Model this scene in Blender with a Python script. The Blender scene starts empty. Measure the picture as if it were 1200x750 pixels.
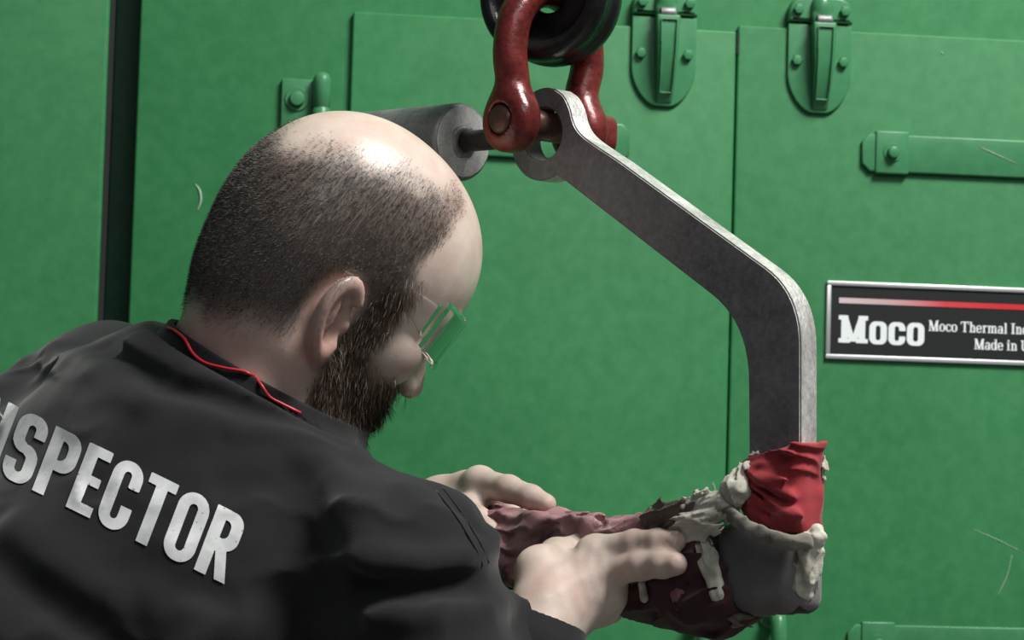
import bpy, bmesh, math, random
import numpy as np
from mathutils import Matrix, Vector
from mathutils.bvhtree import BVHTree

random.seed(7)
rng = np.random.default_rng(7)
SC = bpy.context.scene
COL = SC.collection

# ------------------------------------------------------------------ camera
FPX = 2880.0
CAM = np.array([0.0, 0.0, 1.5])
PITCH = math.radians(3.5)
ROLL = math.radians(1.7)
d0 = np.array([0, math.cos(PITCH), math.sin(PITCH)])
u0 = np.array([0, -math.sin(PITCH), math.cos(PITCH)])
x0 = np.array([1.0, 0, 0])
CR = math.cos(ROLL) * x0 + math.sin(ROLL) * u0
CU = -math.sin(ROLL) * x0 + math.cos(ROLL) * u0
cam_data = bpy.data.cameras.new('camera')
cam_data.sensor_width = 36.0
cam_data.lens = FPX / 1200.0 * 36.0
cam_data.clip_start = 0.05
cam_data.dof.use_dof = True
cam_data.dof.focus_distance = 1.9
cam_data.dof.aperture_fstop = 16
cam = bpy.data.objects.new('camera', cam_data)
COL.objects.link(cam)
M = Matrix.Identity(4)
for i in range(3):
    M[i][0] = CR[i]; M[i][1] = CU[i]; M[i][2] = -d0[i]; M[i][3] = CAM[i]
cam.matrix_world = M
SC.camera = cam

# ------------------------------------------------------------------ world, lights, exposure
wd = bpy.data.worlds.new('workshop_air'); SC.world = wd
wd.use_nodes = True
bg = wd.node_tree.nodes['Background']
bg.inputs[0].default_value = (0.80, 0.90, 1.0, 1)
bg.inputs[1].default_value = 0.085

def area(name, loc, target, sx, sy, power, col=(1, 1, 1)):
    L = bpy.data.lights.new(name, 'AREA')
    L.shape = 'RECTANGLE'; L.size = sx; L.size_y = sy; L.energy = power; L.color = col
    o = bpy.data.objects.new(name, L); COL.objects.link(o)
    o.location = loc
    o.rotation_euler = (Vector(target) - Vector(loc)).to_track_quat('-Z', 'Y').to_euler()
    return o
# high-bay lamp over the work place, plus an added fill light behind the camera
area('bay_or_fill_lamp', (1.45, 1.05, 4.2), (0.15, 2.2, 1.4), 1.2, 0.7, 172, (1.0, 0.98, 0.95))
area('bay_or_fill_lamp', (0.9, -1.5, 4.0), (0.2, 2.4, 1.2), 2.0, 1.2, 24, (0.97, 0.99, 1.0))
SC.view_settings.view_transform = 'Standard'
SC.view_settings.look = 'None'
SC.view_settings.gamma = 1
SC.view_settings.use_curve_mapping = False
SC.view_settings.exposure = 0.0

# ------------------------------------------------------------------ geometry helpers
def ray(px, py):
    return d0 + ((px - 600) / FPX) * CR - ((py - 375) / FPX) * CU
def P(px, py, dep):
    """point of the room seen at pixel (px,py), dep metres in front of the lens"""
    return CAM + ray(px, py) * dep
def nrm(v):
    v = np.asarray(v, float); return v / np.linalg.norm(v)
def on_plane(px, py, pt, n):
    r = ray(px, py); return CAM + r * (np.dot(np.asarray(pt) - CAM, n) / np.dot(r, n))

def link(o, parent=None):
    COL.objects.link(o)
    if parent is not None: o.parent = parent
    return o
def props(o, label=None, cat=None, group=None, kind=None):
    if label: o['label'] = label
    if cat: o['category'] = cat
    if group: o['group'] = group
    if kind: o['kind'] = kind
    return o
def mesh_obj(name, V, F, mat, parent=None, smooth=True):
    me = bpy.data.meshes.new(name)
    V = np.asarray(V, np.float32)
    if isinstance(F, np.ndarray):
        k = F.shape[1]; n = len(F)
        me.vertices.add(len(V)); me.vertices.foreach_set('co', V.ravel())
        me.loops.add(n * k); me.loops.foreach_set('vertex_index', F.astype(np.int32).ravel())
        me.polygons.add(n); me.polygons.foreach_set('loop_start', np.arange(0, n * k, k, dtype=np.int32))
        me.update(calc_edges=True); me.validate()
    else:
        me.from_pydata([tuple(map(float, v)) for v in V], [], F); me.update()
    if smooth: me.polygons.foreach_set('use_smooth', np.ones(len(me.polygons), bool))
    if mat: me.materials.append(mat)
    return link(bpy.data.objects.new(name, me), parent)
def bm_obj(name, bm, mat, parent=None, smooth=False, angle=None):
    bmesh.ops.recalc_face_normals(bm, faces=bm.faces)
    me = bpy.data.meshes.new(name); bm.to_mesh(me); bm.free()
    if smooth:
        me.polygons.foreach_set('use_smooth', np.ones(len(me.polygons), bool))
        if angle is not None: me.set_sharp_from_angle(angle=math.radians(angle))
    if mat: me.materials.append(mat)
    return link(bpy.data.objects.new(name, me), parent)
def box_bm(x0, x1, y0, y1, z0, z1, bev=0.0, seg=3):
    bm = bmesh.new()
    vs = [bm.verts.new(v) for v in [(x0,y0,z0),(x1,y0,z0),(x1,y1,z0),(x0,y1,z0),(x0,y0,z1),(x1,y0,z1),(x1,y1,z1),(x0,y1,z1)]]
    for f in [(0,3,2,1),(4,5,6,7),(0,1,5,4),(1,2,6,5),(2,3,7,6),(3,0,4,7)]:
        bm.faces.new([vs[i] for i in f])
    if bev > 0:
        bmesh.ops.bevel(bm, geom=list(bm.edges), offset=bev, segments=seg, profile=0.5, affect='EDGES')
    return bm
def prism_bm(pts, y0, y1, bev=0.0, seg=3, holes=None):
    """outline in (x,z) extruded along y"""
    bm = bmesh.new()
    a = [bm.verts.new((x, y0, z)) for x, z in pts]; b = [bm.verts.new((x, y1, z)) for x, z in pts]
    n = len(pts)
    bm.faces.new(a); bm.faces.new(b[::-1])
    for i in range(n): bm.faces.new([a[i], b[i], b[(i+1) % n], a[(i+1) % n]])
    bmesh.ops.recalc_face_normals(bm, faces=bm.faces)
    if bev > 0:
        ed = [e for e in bm.edges if abs(e.verts[0].co.y - e.verts[1].co.y) < 1e-9]
        bmesh.ops.bevel(bm, geom=ed, offset=bev, segments=seg, profile=0.5, affect='EDGES')
    return bm
def lathe(prof, n=48, axis=2):
    """profile [(r,h)] around axis -> V,F"""
    V, F = [], []
    m = len(prof)
    for i in range(n):
        a = 2 * math.pi * i / n
        for r, h in prof:
            V.append((r * math.cos(a), r * math.sin(a), h))
    for i in range(n):
        j = (i + 1) % n
        for k in range(m - 1):
            F.append((i*m+k, j*m+k, j*m+k+1, i*m+k+1))
    V = np.array(V)
    if axis == 1: V = V[:, [0, 2, 1]] * np.array([1, 1, -1])
    return V, F
def frame(o, ex, ey, ez, loc):
    m = Matrix.Identity(4)
    for i in range(3):
        m[i][0] = ex[i]; m[i][1] = ey[i]; m[i][2] = ez[i]; m[i][3] = loc[i]
    o.matrix_world = m
    return o
def empty(name, loc=(0, 0, 0)):
    o = bpy.data.objects.new(name, None); o.empty_display_size = 0.05
    COL.objects.link(o); o.location = loc
    return o
def spline(pts, n=12):
    pts = [np.asarray(p, float) for p in pts]; out = []
    q = [2*pts[0]-pts[1]] + pts + [2*pts[-1]-pts[-2]]
    for i in range(1, len(q) - 2):
        for k in range(n):
            t = k / n
            out.append(0.5*((2*q[i]) + (-q[i-1]+q[i+1])*t + (2*q[i-1]-5*q[i]+4*q[i+1]-q[i+2])*t*t + (-q[i-1]+3*q[i]-3*q[i+1]+q[i+2])*t**3))
    out.append(q[-2]); return np.array(out)
def tube(path, r, n=10, closed=False):
    path = np.asarray(path, float); m = len(path)
    rr = np.broadcast_to(np.asarray(r, float), (m,))
    T = np.gradient(path, axis=0); T /= np.linalg.norm(T, axis=1)[:, None] + 1e-12
    up = np.array([0, 0, 1.0]) if abs(T[0][2]) < 0.9 else np.array([1.0, 0, 0])
    V = []
    for i in range(m):
        s = nrm(np.cross(T[i], up)); up = nrm(np.cross(s, T[i]))
        for k in range(n):
            a = 2*math.pi*k/n
            V.append(path[i] + rr[i]*(math.cos(a)*s + math.sin(a)*up))
    F = []
    for i in range(m-1):
        for k in range(n):
            F.append((i*n+k, i*n+(k+1) % n, (i+1)*n+(k+1) % n, (i+1)*n+k))
    F.append(tuple(range(n))[::-1]); F.append(tuple((m-1)*n + k for k in range(n)))
    return V, F

# ------------------------------------------------------------------ signed-distance toolkit (numpy)
def smin(a, b, k):
    h = np.clip(0.5 + 0.5*(b-a)/k, 0, 1)
    return b*(1-h) + a*h - k*h*(1-h)
def smax(a, b, k): return -smin(-a, -b, k)
F32 = np.float32
def _len(q): return np.sqrt(np.einsum('ij,ij->i', q, q))
def s_sph(p, c, r): return _len(p - np.asarray(c, F32)) - F32(r)
def s_ell(p, c, r):
    r = np.asarray(r, F32); q = (p - np.asarray(c, F32))/r
    k0 = _len(q); k1 = _len(q/r)
    return k0*(k0-F32(1))/(k1+F32(1e-9))
def s_cone(p, a, b, ra, rb):
    ab = np.asarray(b, float)-np.asarray(a, float); L2 = float(ab @ ab)
    q = p - np.asarray(a, F32); ab = ab.astype(F32)
    t = np.clip((q @ ab)/F32(L2), F32(0), F32(1))
    q -= t[:, None]*ab
    return _len(q) - (F32(ra) + F32(rb-ra)*t)
def s_box(p, c, h, r=0.0):
    q = np.abs(p - np.asarray(c, F32)) - (np.asarray(h, F32) - F32(r))
    return _len(np.maximum(q, F32(0))) + np.minimum(q.max(axis=1), F32(0)) - F32(r)
def d_poly(p, pts):
    d = np.full(len(p), 1e9, F32)
    for a, b in zip(pts[:-1], pts[1:]):
        d = np.minimum(d, s_cone(p, a, b, 0, 0))
    return d
_NT = np.random.default_rng(99).random(1 << 18).astype(F32)*2-1
def vnoise(p, seed=0):
    """smooth 3-D value noise in -1..1"""
    p = np.asarray(p, F32)
    fl_ = np.floor(p); f = p - fl_; i = fl_.astype(np.int32); f = f*f*f*(f*(f*6-15)+10)
    x0 = ((i[:, 0] + seed*17) & 63); x1 = ((x0+1) & 63)
    y0 = ((i[:, 1] + seed*29) & 63) << 6; y1 = (y0+64) & 4095
    z0 = ((i[:, 2] + seed*7) & 63) << 12; z1 = (z0+4096) & 262143
    fx, fy, fz = f[:, 0], f[:, 1], f[:, 2]
    def lerp_x(yz): a = _NT[x0+yz]; return a + (_NT[x1+yz]-a)*fx
    a = lerp_x(y0+z0); a = a + (lerp_x(y1+z0)-a)*fy
    b = lerp_x(y0+z1); b = b + (lerp_x(y1+z1)-b)*fy
    return a + (b-a)*fz
def surf(f, lo, hi, h, slack=1.4):
    """surface nets over the zero level of f, refined in two steps near the surface"""
    lo = np.asarray(lo, float); hi = np.asarray(hi, float)
    B = 16
    nb = np.maximum(np.ceil((hi-lo)/(h*B)).astype(int), 1)
    n = nb*B+1
    def grid(k): return np.stack(np.meshgrid(*[np.arange(m) for m in k], indexing='ij'), -1).reshape(-1, 3)
    bi = grid(nb)
    cv = f((lo + (bi+0.5)*B*h).astype(F32))
    g = np.repeat(np.repeat(np.repeat(cv.reshape(nb), B, 0), B, 1), B, 2)
    g = np.pad(g, ((0, 1),)*3, mode='edge').astype(F32)
    keep = bi[np.abs(cv) < B*h*0.87*slack]
    b4 = (keep[:, None, :]*4 + grid((4, 4, 4))[None]).reshape(-1, 3)
    cv = np.concatenate([f((lo + (b4[k:k+400000]+0.5)*4*h).astype(F32)) for k in range(0, len(b4), 400000)]) if len(b4) else np.zeros(0, F32)
    near = np.abs(cv) < 4*h*0.87*slack
    far = b4[~near]; fv = cv[~near]
    o4 = grid((4, 4, 4))
    for k in range(0, len(far), 50000):
        idx = (far[k:k+50000, None, :]*4 + o4[None]); g[idx[..., 0], idx[..., 1], idx[..., 2]] = fv[k:k+50000, None]
    keep = b4[near]
    need = np.zeros(n, bool)
    o5 = grid((5, 5, 5))
    for k in range(0, len(keep), 50000):
        idx = (keep[k:k+50000, None, :]*4 + o5[None]).reshape(-1, 3); need[idx[:, 0], idx[:, 1], idx[:, 2]] = True
    ni = np.argwhere(need)
    for k in range(0, len(ni), 300000):
        idx = ni[k:k+300000]; g[idx[:, 0], idx[:, 1], idx[:, 2]] = f((lo + idx*h).astype(F32))
    s = g < 0
    c = np.zeros(n-1, np.uint8)
    cor = [(a, b, d) for a in (0, 1) for b in (0, 1) for d in (0, 1)]
    for a, b, d in cor:
        c += s[a:n[0]-1+a, b:n[1]-1+b, d:n[2]-1+d]
    act = (c > 0) & (c < 8)
    ai = np.argwhere(act)
    ids = np.full(n-1, -1, np.int64); ids[act] = np.arange(len(ai))
    pos = np.zeros((len(ai), 3)); cnt = np.zeros(len(ai))
    for a in cor:
        for ax in range(3):
            if a[ax]: continue
            b = list(a); b[ax] = 1
            ga = g[ai[:, 0]+a[0], ai[:, 1]+a[1], ai[:, 2]+a[2]].astype(float)
            gb = g[ai[:, 0]+b[0], ai[:, 1]+b[1], ai[:, 2]+b[2]].astype(float)
            x = (ga < 0) != (gb < 0)
            t = np.where(x, ga/np.where(x, ga-gb, 1), 0)
            q = np.tile(np.array(a, float), (len(ai), 1)); q[:, ax] = t
            pos += q*x[:, None]; cnt += x
    V = lo + (ai + pos/cnt[:, None])*h
    F = []
    for ax in range(3):
        e = np.zeros(3, int); e[ax] = 1
        e1 = np.zeros(3, int); e1[(ax+1) % 3] = 1
        e2 = np.zeros(3, int); e2[(ax+2) % 3] = 1
        A = s[:n[0]-e[0], :n[1]-e[1], :n[2]-e[2]]; Bq = s[e[0]:, e[1]:, e[2]:]
        pt = np.argwhere(A != Bq)
        ok = (pt[:, (ax+1) % 3] > 0) & (pt[:, (ax+2) % 3] > 0) & (pt[:, (ax+1) % 3] < n[(ax+1) % 3]-1) & (pt[:, (ax+2) % 3] < n[(ax+2) % 3]-1)
        pt = pt[ok]
        def cid(q): return ids[q[:, 0], q[:, 1], q[:, 2]]
        quad = np.stack([cid(pt), cid(pt-e1), cid(pt-e1-e2), cid(pt-e2)], 1)
        flip = ~A[pt[:, 0], pt[:, 1], pt[:, 2]]
        quad[flip] = quad[flip][:, ::-1]
        F.append(quad)
    F = np.concatenate(F); F = F[(F >= 0).all(1)]
    return V, F
def trace(f, px, py, t0=1.2, t1=2.6):
    """where the sight line through a pixel first meets the surface f"""
    r = ray(px, py); t = t0
    for _ in range(200):
        d = f((CAM + r*t)[None].astype(F32))[0]
        if d < 0.0004: break
        t += max(d*0.7, 0.0003)
        if t > t1: return None
    return CAM + r*t

# ------------------------------------------------------------------ materials
def mat(name, col, rough=0.5, metal=0.0, spec=0.5, **kw):
    m = bpy.data.materials.new(name); m.use_nodes = True
    b = m.node_tree.nodes['Principled BSDF']
    b.inputs['Base Color'].default_value = (*col, 1)
    b.inputs['Roughness'].default_value = rough
    b.inputs['Metallic'].default_value = metal
    b.inputs['Specular IOR Level'].default_value = spec
    for k, v in kw.items(): b.inputs[k].default_value = v
    return m
def nd(m, t, **kw):
    n = m.node_tree.nodes.new(t)
    for k, v in kw.items(): setattr(n, k, v)
    return n
def lk(m, a, b): m.node_tree.links.new(a, b)
def bsdf(m): return m.node_tree.nodes['Principled BSDF']
def ramp(m, stops, fac=None):
    r = nd(m, 'ShaderNodeValToRGB'); el = r.color_ramp.elements
    while len(el) > 1: el.remove(el[-1])
    el[0].position = stops[0][0]; el[0].color = (*stops[0][1], 1)
    for p, c in stops[1:]:
        e = el.new(p); e.color = (*c, 1)
    if fac: lk(m, fac, r.inputs[0])
    return r
def noise(m, scale, detail=4, rough=0.55, vec=None, dist=0.0):
    n = nd(m, 'ShaderNodeTexNoise'); n.inputs['Scale'].default_value = scale
    n.inputs['Detail'].default_value = detail; n.inputs['Roughness'].default_value = rough
    n.inputs['Distortion'].default_value = dist
    if vec: lk(m, vec, n.inputs['Vector'])
    return n
def geo_pos(m): return nd(m, 'ShaderNodeNewGeometry').outputs['Position']
def mapping(m, vec, scale):
    mp = nd(m, 'ShaderNodeMapping'); mp.inputs['Scale'].default_value = scale
    lk(m, vec, mp.inputs['Vector']); return mp.outputs[0]
def mixc(m, fac, a, b, mode='MIX'):
    x = nd(m, 'ShaderNodeMix', data_type='RGBA', blend_type=mode)
    for s, v in ((x.inputs[0], fac), (x.inputs[6], a), (x.inputs[7], b)):
        if isinstance(v, (int, float)): s.default_value = v
        elif isinstance(v, tuple): s.default_value = (*v, 1)
        else: lk(m, v, s)
    return x.outputs[2]
def bump(m, h, strength=0.3, dist=0.002):
    b = nd(m, 'ShaderNodeBump'); b.inputs['Strength'].default_value = strength; b.inputs['Distance'].default_value = dist
    lk(m, h, b.inputs['Height']); lk(m, b.outputs[0], bsdf(m).inputs['Normal'])

def green_paint(name, base, rough=0.50):
    m = mat(name, base, rough, 0, 0.30)
    pos = geo_pos(m)
    n1 = noise(m, 2.2, 6, 0.65, pos); n2 = noise(m, 60, 3, 0.6, pos)
    lo = tuple(c*0.86 for c in base); hi = tuple(min(1, c*1.12+0.002) for c in base)
    c1 = ramp(m, [(0.3, lo), (0.7, hi)], n1.outputs[0]).outputs[0]
    c2 = mixc(m, 0.12, c1, ramp(m, [(0.35, (0.02, 0.10, 0.05)), (0.65, (0.12, 0.30, 0.16))], n2.outputs[0]).outputs[0])
    # scuffs: thin pale worn streaks and specks
    v = noise(m, 1.0, 6, 0.7, mapping(m, pos, (26, 26, 5)), 0.6)
    sc = ramp(m, [(0.70, (0, 0, 0)), (0.78, (1, 1, 1))], v.outputs[0]).outputs[0]
    f = nd(m, 'ShaderNodeMath', operation='MULTIPLY'); lk(m, sc, f.inputs[0]); f.inputs[1].default_value = 0.22
    c3 = mixc(m, f.outputs[0], c2, (0.30, 0.42, 0.32))
    lk(m, c3, bsdf(m).inputs['Base Color'])
    rr = ramp(m, [(0.3, (rough-0.06,)*3), (0.7, (rough+0.1,)*3)], n1.outputs[0]); lk(m, rr.outputs[0], bsdf(m).inputs['Roughness'])
    bump(m, n2.outputs[0], 0.06, 0.001)
    return m
GREEN = (0.026, 0.190, 0.060)
M_green = green_paint('green_enamel', GREEN)
M_green_hw = green_paint('green_enamel_hardware', (0.050, 0.215, 0.092), 0.30)
M_green_shade = green_paint('green_enamel_shade', (0.030, 0.120, 0.058), 0.5)  # same enamel darkened, painting in the shade of the sunken channel
M_gap = mat('gap_shade_black', (0.008, 0.012, 0.010), 0.8)  # black that paints the shade inside open gaps
M_black = mat('sign_black', (0.010, 0.012, 0.012), 0.45)
M_alu = mat('sign_aluminium', (0.70, 0.72, 0.71), 0.38, 0.7)
M_white = mat('sign_white', (0.78, 0.84, 0.83), 0.5)

def steel(name, a, b, metal, rough, sc=18, stretch=(1, 1, 1), bumpk=0.25):
    m = mat(name, a, rough, metal)
    pos = mapping(m, geo_pos(m), stretch)
    n1 = noise(m, sc, 6, 0.65, pos, 0.4); n2 = noise(m, sc*9, 3, 0.6, pos)
    c = ramp(m, [(0.32, a), (0.68, b)], n1.outputs[0]).outputs[0]
    c = mixc(m, 0.3, c, ramp(m, [(0.35, tuple(x*0.4 for x in a)), (0.7, b)], n2.outputs[0]).outputs[0])
    lk(m, c, bsdf(m).inputs['Base Color'])
    rr = ramp(m, [(0.3, (max(0.05, rough-0.12),)*3), (0.7, (rough+0.12,)*3)], n1.outputs[0]); lk(m, rr.outputs[0], bsdf(m).inputs['Roughness'])
    bump(m, n2.outputs[0], bumpk, 0.0015)
    return m
M_scale = steel('mill_scale_steel', (0.125, 0.124, 0.130), (0.27, 0.268, 0.274), 0.20, 0.50, 22)
M_cut_lit = steel('lit_cut_steel', (0.48, 0.47, 0.45), (0.85, 0.83, 0.80), 0.5, 0.42, 40, (1, 1, 0.5), 0.5)  # cut edges, with the light they catch put into a paler colour
M_disc_lit = steel('lit_grey_steel', (0.50, 0.50, 0.49), (0.82, 0.82, 0.80), 0.15, 0.5, 60)  # end face made paler, painting in the light that falls on it
M_bar = steel('weathered_grey_steel', (0.18, 0.18, 0.18), (0.36, 0.36, 0.35), 0.5, 0.5, 30)
M_rod = steel('dark_rod_steel', (0.05, 0.048, 0.046), (0.12, 0.115, 0.11), 0.6, 0.45, 30)
M_wheel = steel('black_greased_steel', (0.006, 0.006, 0.006), (0.022, 0.021, 0.020), 0.2, 0.30, 20)
M_red = steel('worn_red_enamel', (0.055, 0.012, 0.011), (0.23, 0.032, 0.028), 0.15, 0.30, 26)
M_pin = steel('greasy_pin_steel', (0.06, 0.03, 0.025), (0.14, 0.07, 0.055), 0.5, 0.38, 30)

# ================================================================== THE SETTING: green oven front
YAW = math.radians(7.0)
WX = np.array([math.cos(YAW), math.sin(YAW), 0]); WN = np.array([math.sin(YAW), -math.cos(YAW), 0]); WZ = np.array([0, 0, 1.0])
W0 = P(600, 375, 2.70)
def WL(px, py, out=0.0):
    q = on_plane(px, py, W0 + WN*out, WN) - W0
    return float(q @ WX), float(q[2])
def wall_obj(o, a=0.0, b=0.0, out=0.0):
    return frame(o, WX, -WN, WZ, W0 + WX*a + WZ*b + WN*out)
ZF = -W0[2]      # floor in wall-local height
ZT = 1.6         # top of the oven front
def wall_box(name, px0, px1, b0, b1, out0, out1, mat_, bev=0.0, ref=200, a0=None, a1=None, kind='structure'):
    A0 = WL(px0, ref, out1)[0] if a0 is None else a0
    A1 = WL(px1, ref, out1)[0] if a1 is None else a1
    o = bm_obj(name, box_bm(A0, A1, -out1, -out0, b0, b1, bev), mat_, None, bev > 0, 40)
    if kind: o['kind'] = kind
    wall_obj(o); return o
fl = mat('concrete_floor', (0.22, 0.21, 0.20), 0.7)
fn = noise(fl, 6, 6, 0.6, geo_pos(fl)); lk(fl, ramp(fl, [(0.3, (0.16, 0.155, 0.15)), (0.7, (0.27, 0.26, 0.25))], fn.outputs[0]).outputs[0], bsdf(fl).inputs['Base Color'])
o = bm_obj('floor', box_bm(-3, 3, -1.5, 3.6, -0.1, 0.0), fl); o['kind'] = 'structure'
wb = wall_box('wall_back', 157, 0, ZF, ZT, -0.12, 0.0, M_green, 0.003, a1=1.9); wb['label'] = 'green painted steel oven front around the two doors'
ch = wall_box('trim_1', 100, 170, ZF, ZT, -0.11, -0.060, M_green_shade, ref=200); ch['label'] = 'sunken upright channel left of the oven front, its shade painted in darker green'
g2 = wall_box('trim_2', 120, 126.5, ZF, ZT, -0.10, 0.004, M_gap, ref=200); g2['label'] = 'black strip painting the dark gap along the flat left panel'
wl = wall_box('wall_left', 0, 121, ZF, ZT, -0.10, 0.012, M_green, 0.004, a0=-1.9); wl['label'] = 'flat green steel panel left of the sunken channel'

def door(name, pl, pr, ptop, label, a0=None, a1=None):
    A0 = WL(pl, 300, 0.006)[0] if a0 is None else a0
    A1 = WL(pr, 300, 0.006)[0] if a1 is None else a1
    z1 = WL(*ptop, 0.006)[1]
    o = bm_obj(name, box_bm(A0, A1, -0.0075, 0.0, ZF+0.25, z1, 0.0028, 3), M_green, None, True, 40)
    o['kind'] = 'structure'; o['label'] = label
    return wall_obj(o)
DOOR1 = door('door_1', 404, 856.6, (640, 25), 'green steel oven door behind the hook, hinged at its left')
DOOR2 = door('door_2', 858.4, 0, (1030, 38), 'green steel oven door carrying the black nameplate', a1=1.7)
# black box painting the shaded slot at the top of the joint
a, b = WL(863, 52); o = bm_obj('slot_shade', box_bm(-0.0014, 0.0014, -0.0079, 0, -0.012, 0.012), M_gap, DOOR2); o.matrix_parent_inverse = DOOR2.matrix_world.inverted(); wall_obj(o, a, b)

def hexbolt(name, parent, a, b, out, r=0.009, h=0.007, washer=True, mt=None):
    mt = mt or M_green_hw
    prof = [(0.0, h), (r*0.62, h), (r*0.86, h*0.93), (r*0.98, h*0.72), (r, h*0.5), (r, 0.0)]
    if washer: prof = prof[:-1] + [(r, 0.0018), (r*1.5, 0.0018), (r*1.58, 0.0008), (r*1.58, -0.001)]
    V, F = lathe(prof, 6 if not washer else 18)
    # local axis -> out of the wall
    V = np.stack([V[:, 0], -V[:, 2], V[:, 1]], 1)
    o = mesh_obj(name, V, F, mt, None, True)
    o.data.set_sharp_from_angle(angle=math.radians(35))
    wall_obj(o, a, b, out)
    if parent is not None:
        mw = o.matrix_world.copy(); o.parent = parent; o.matrix_parent_inverse = parent.matrix_world.inverted(); o.matrix_world = mw
    return o
def child(o, parent):
    mw = o.matrix_world.copy(); o.parent = parent
    o.matrix_parent_inverse = parent.matrix_world.inverted(); o.matrix_world = mw
    return o

bpy.context.view_layer.update()
def strap(parent, pa, pb, hgt, alen, label, flip=False):
    """strap hinge lying on a door: chamfered free end with a clip and a bolt"""
    a, b = WL(*pa, 0.012)
    s = -1 if flip else 1
    c = 0.009
    pts = [(0, -hgt/2+c), (s*c, -hgt/2), (s*alen, -hgt/2), (s*alen, hgt/2), (s*c, hgt/2), (0, hgt/2-c)]
    o = bm_obj('strap_hinge', prism_bm(pts if s > 0 else pts[::-1], -0.006, 0.0, 0.0022, 3), M_green_hw, None, True, 40)
    o['label'] = label
    wall_obj(o, a, b, 0.0075); child(o, parent)
    k = bm_obj('clip_plate', box_bm(min(s*0.015, s*0.053), max(s*0.015, s*0.053), -0.0085, 0.0, -hgt/2-0.002, hgt/2+0.003, 0.0018), M_green_hw, None, True, 40)
    wall_obj(k, a, b, 0.0075); child(k, o)
    hexbolt('bolt', o, a + s*0.034, b, 0.0155, 0.0068, 0.009)
    return o
bpy.context.view_layer.update()
strap(DOOR2, (1010, 178), None, 0.043, 0.7, 'flat green hinge strap above the nameplate')
strap(DOOR2, (993, 754), None, 0.043, 0.7, 'flat green hinge strap at the bottom of the picture')
strap(DOOR1, (738, 168), None, 0.043, 0.318, 'flat green hinge strap behind the hook eye', True)

# hinge block left of the door
def hinge():
    root = empty('door_hinge'); a, b = WL(352, 118, 0.004); wall_obj(root, a, b, 0.0)
    bpy.context.view_layer.update()
    o = bm_obj('hinge_leaf', box_bm(-0.021, 0.030, -0.007, 0.0, -0.030, 0.0235, 0.0018), M_green_hw, None, True, 40); wall_obj(o, a, b); child(o, root)
    V, F = lathe([(0, 0.031), (0.004, 0.0305), (0.0075, 0.028), (0.0095, 0.024), (0.0098, 0.019), (0.0098, -0.006), (0.0085, -0.0075), (0.0085, -0.0085), (0.0098, -0.010), (0.0098, -0.05), (0, -0.05)], 24)
    o = mesh_obj('hinge_knuckle', V, F, M_green_hw); wall_obj(o, a+0.0225, b, 0.014); child(o, root)
    hexbolt('bolt', root, a-0.004, b+0.001, 0.007, 0.0085, 0.008, True)
    props(root, 'green lift-off hinge with a round knuckle above the bald head', 'hinge')
hinge()

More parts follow.
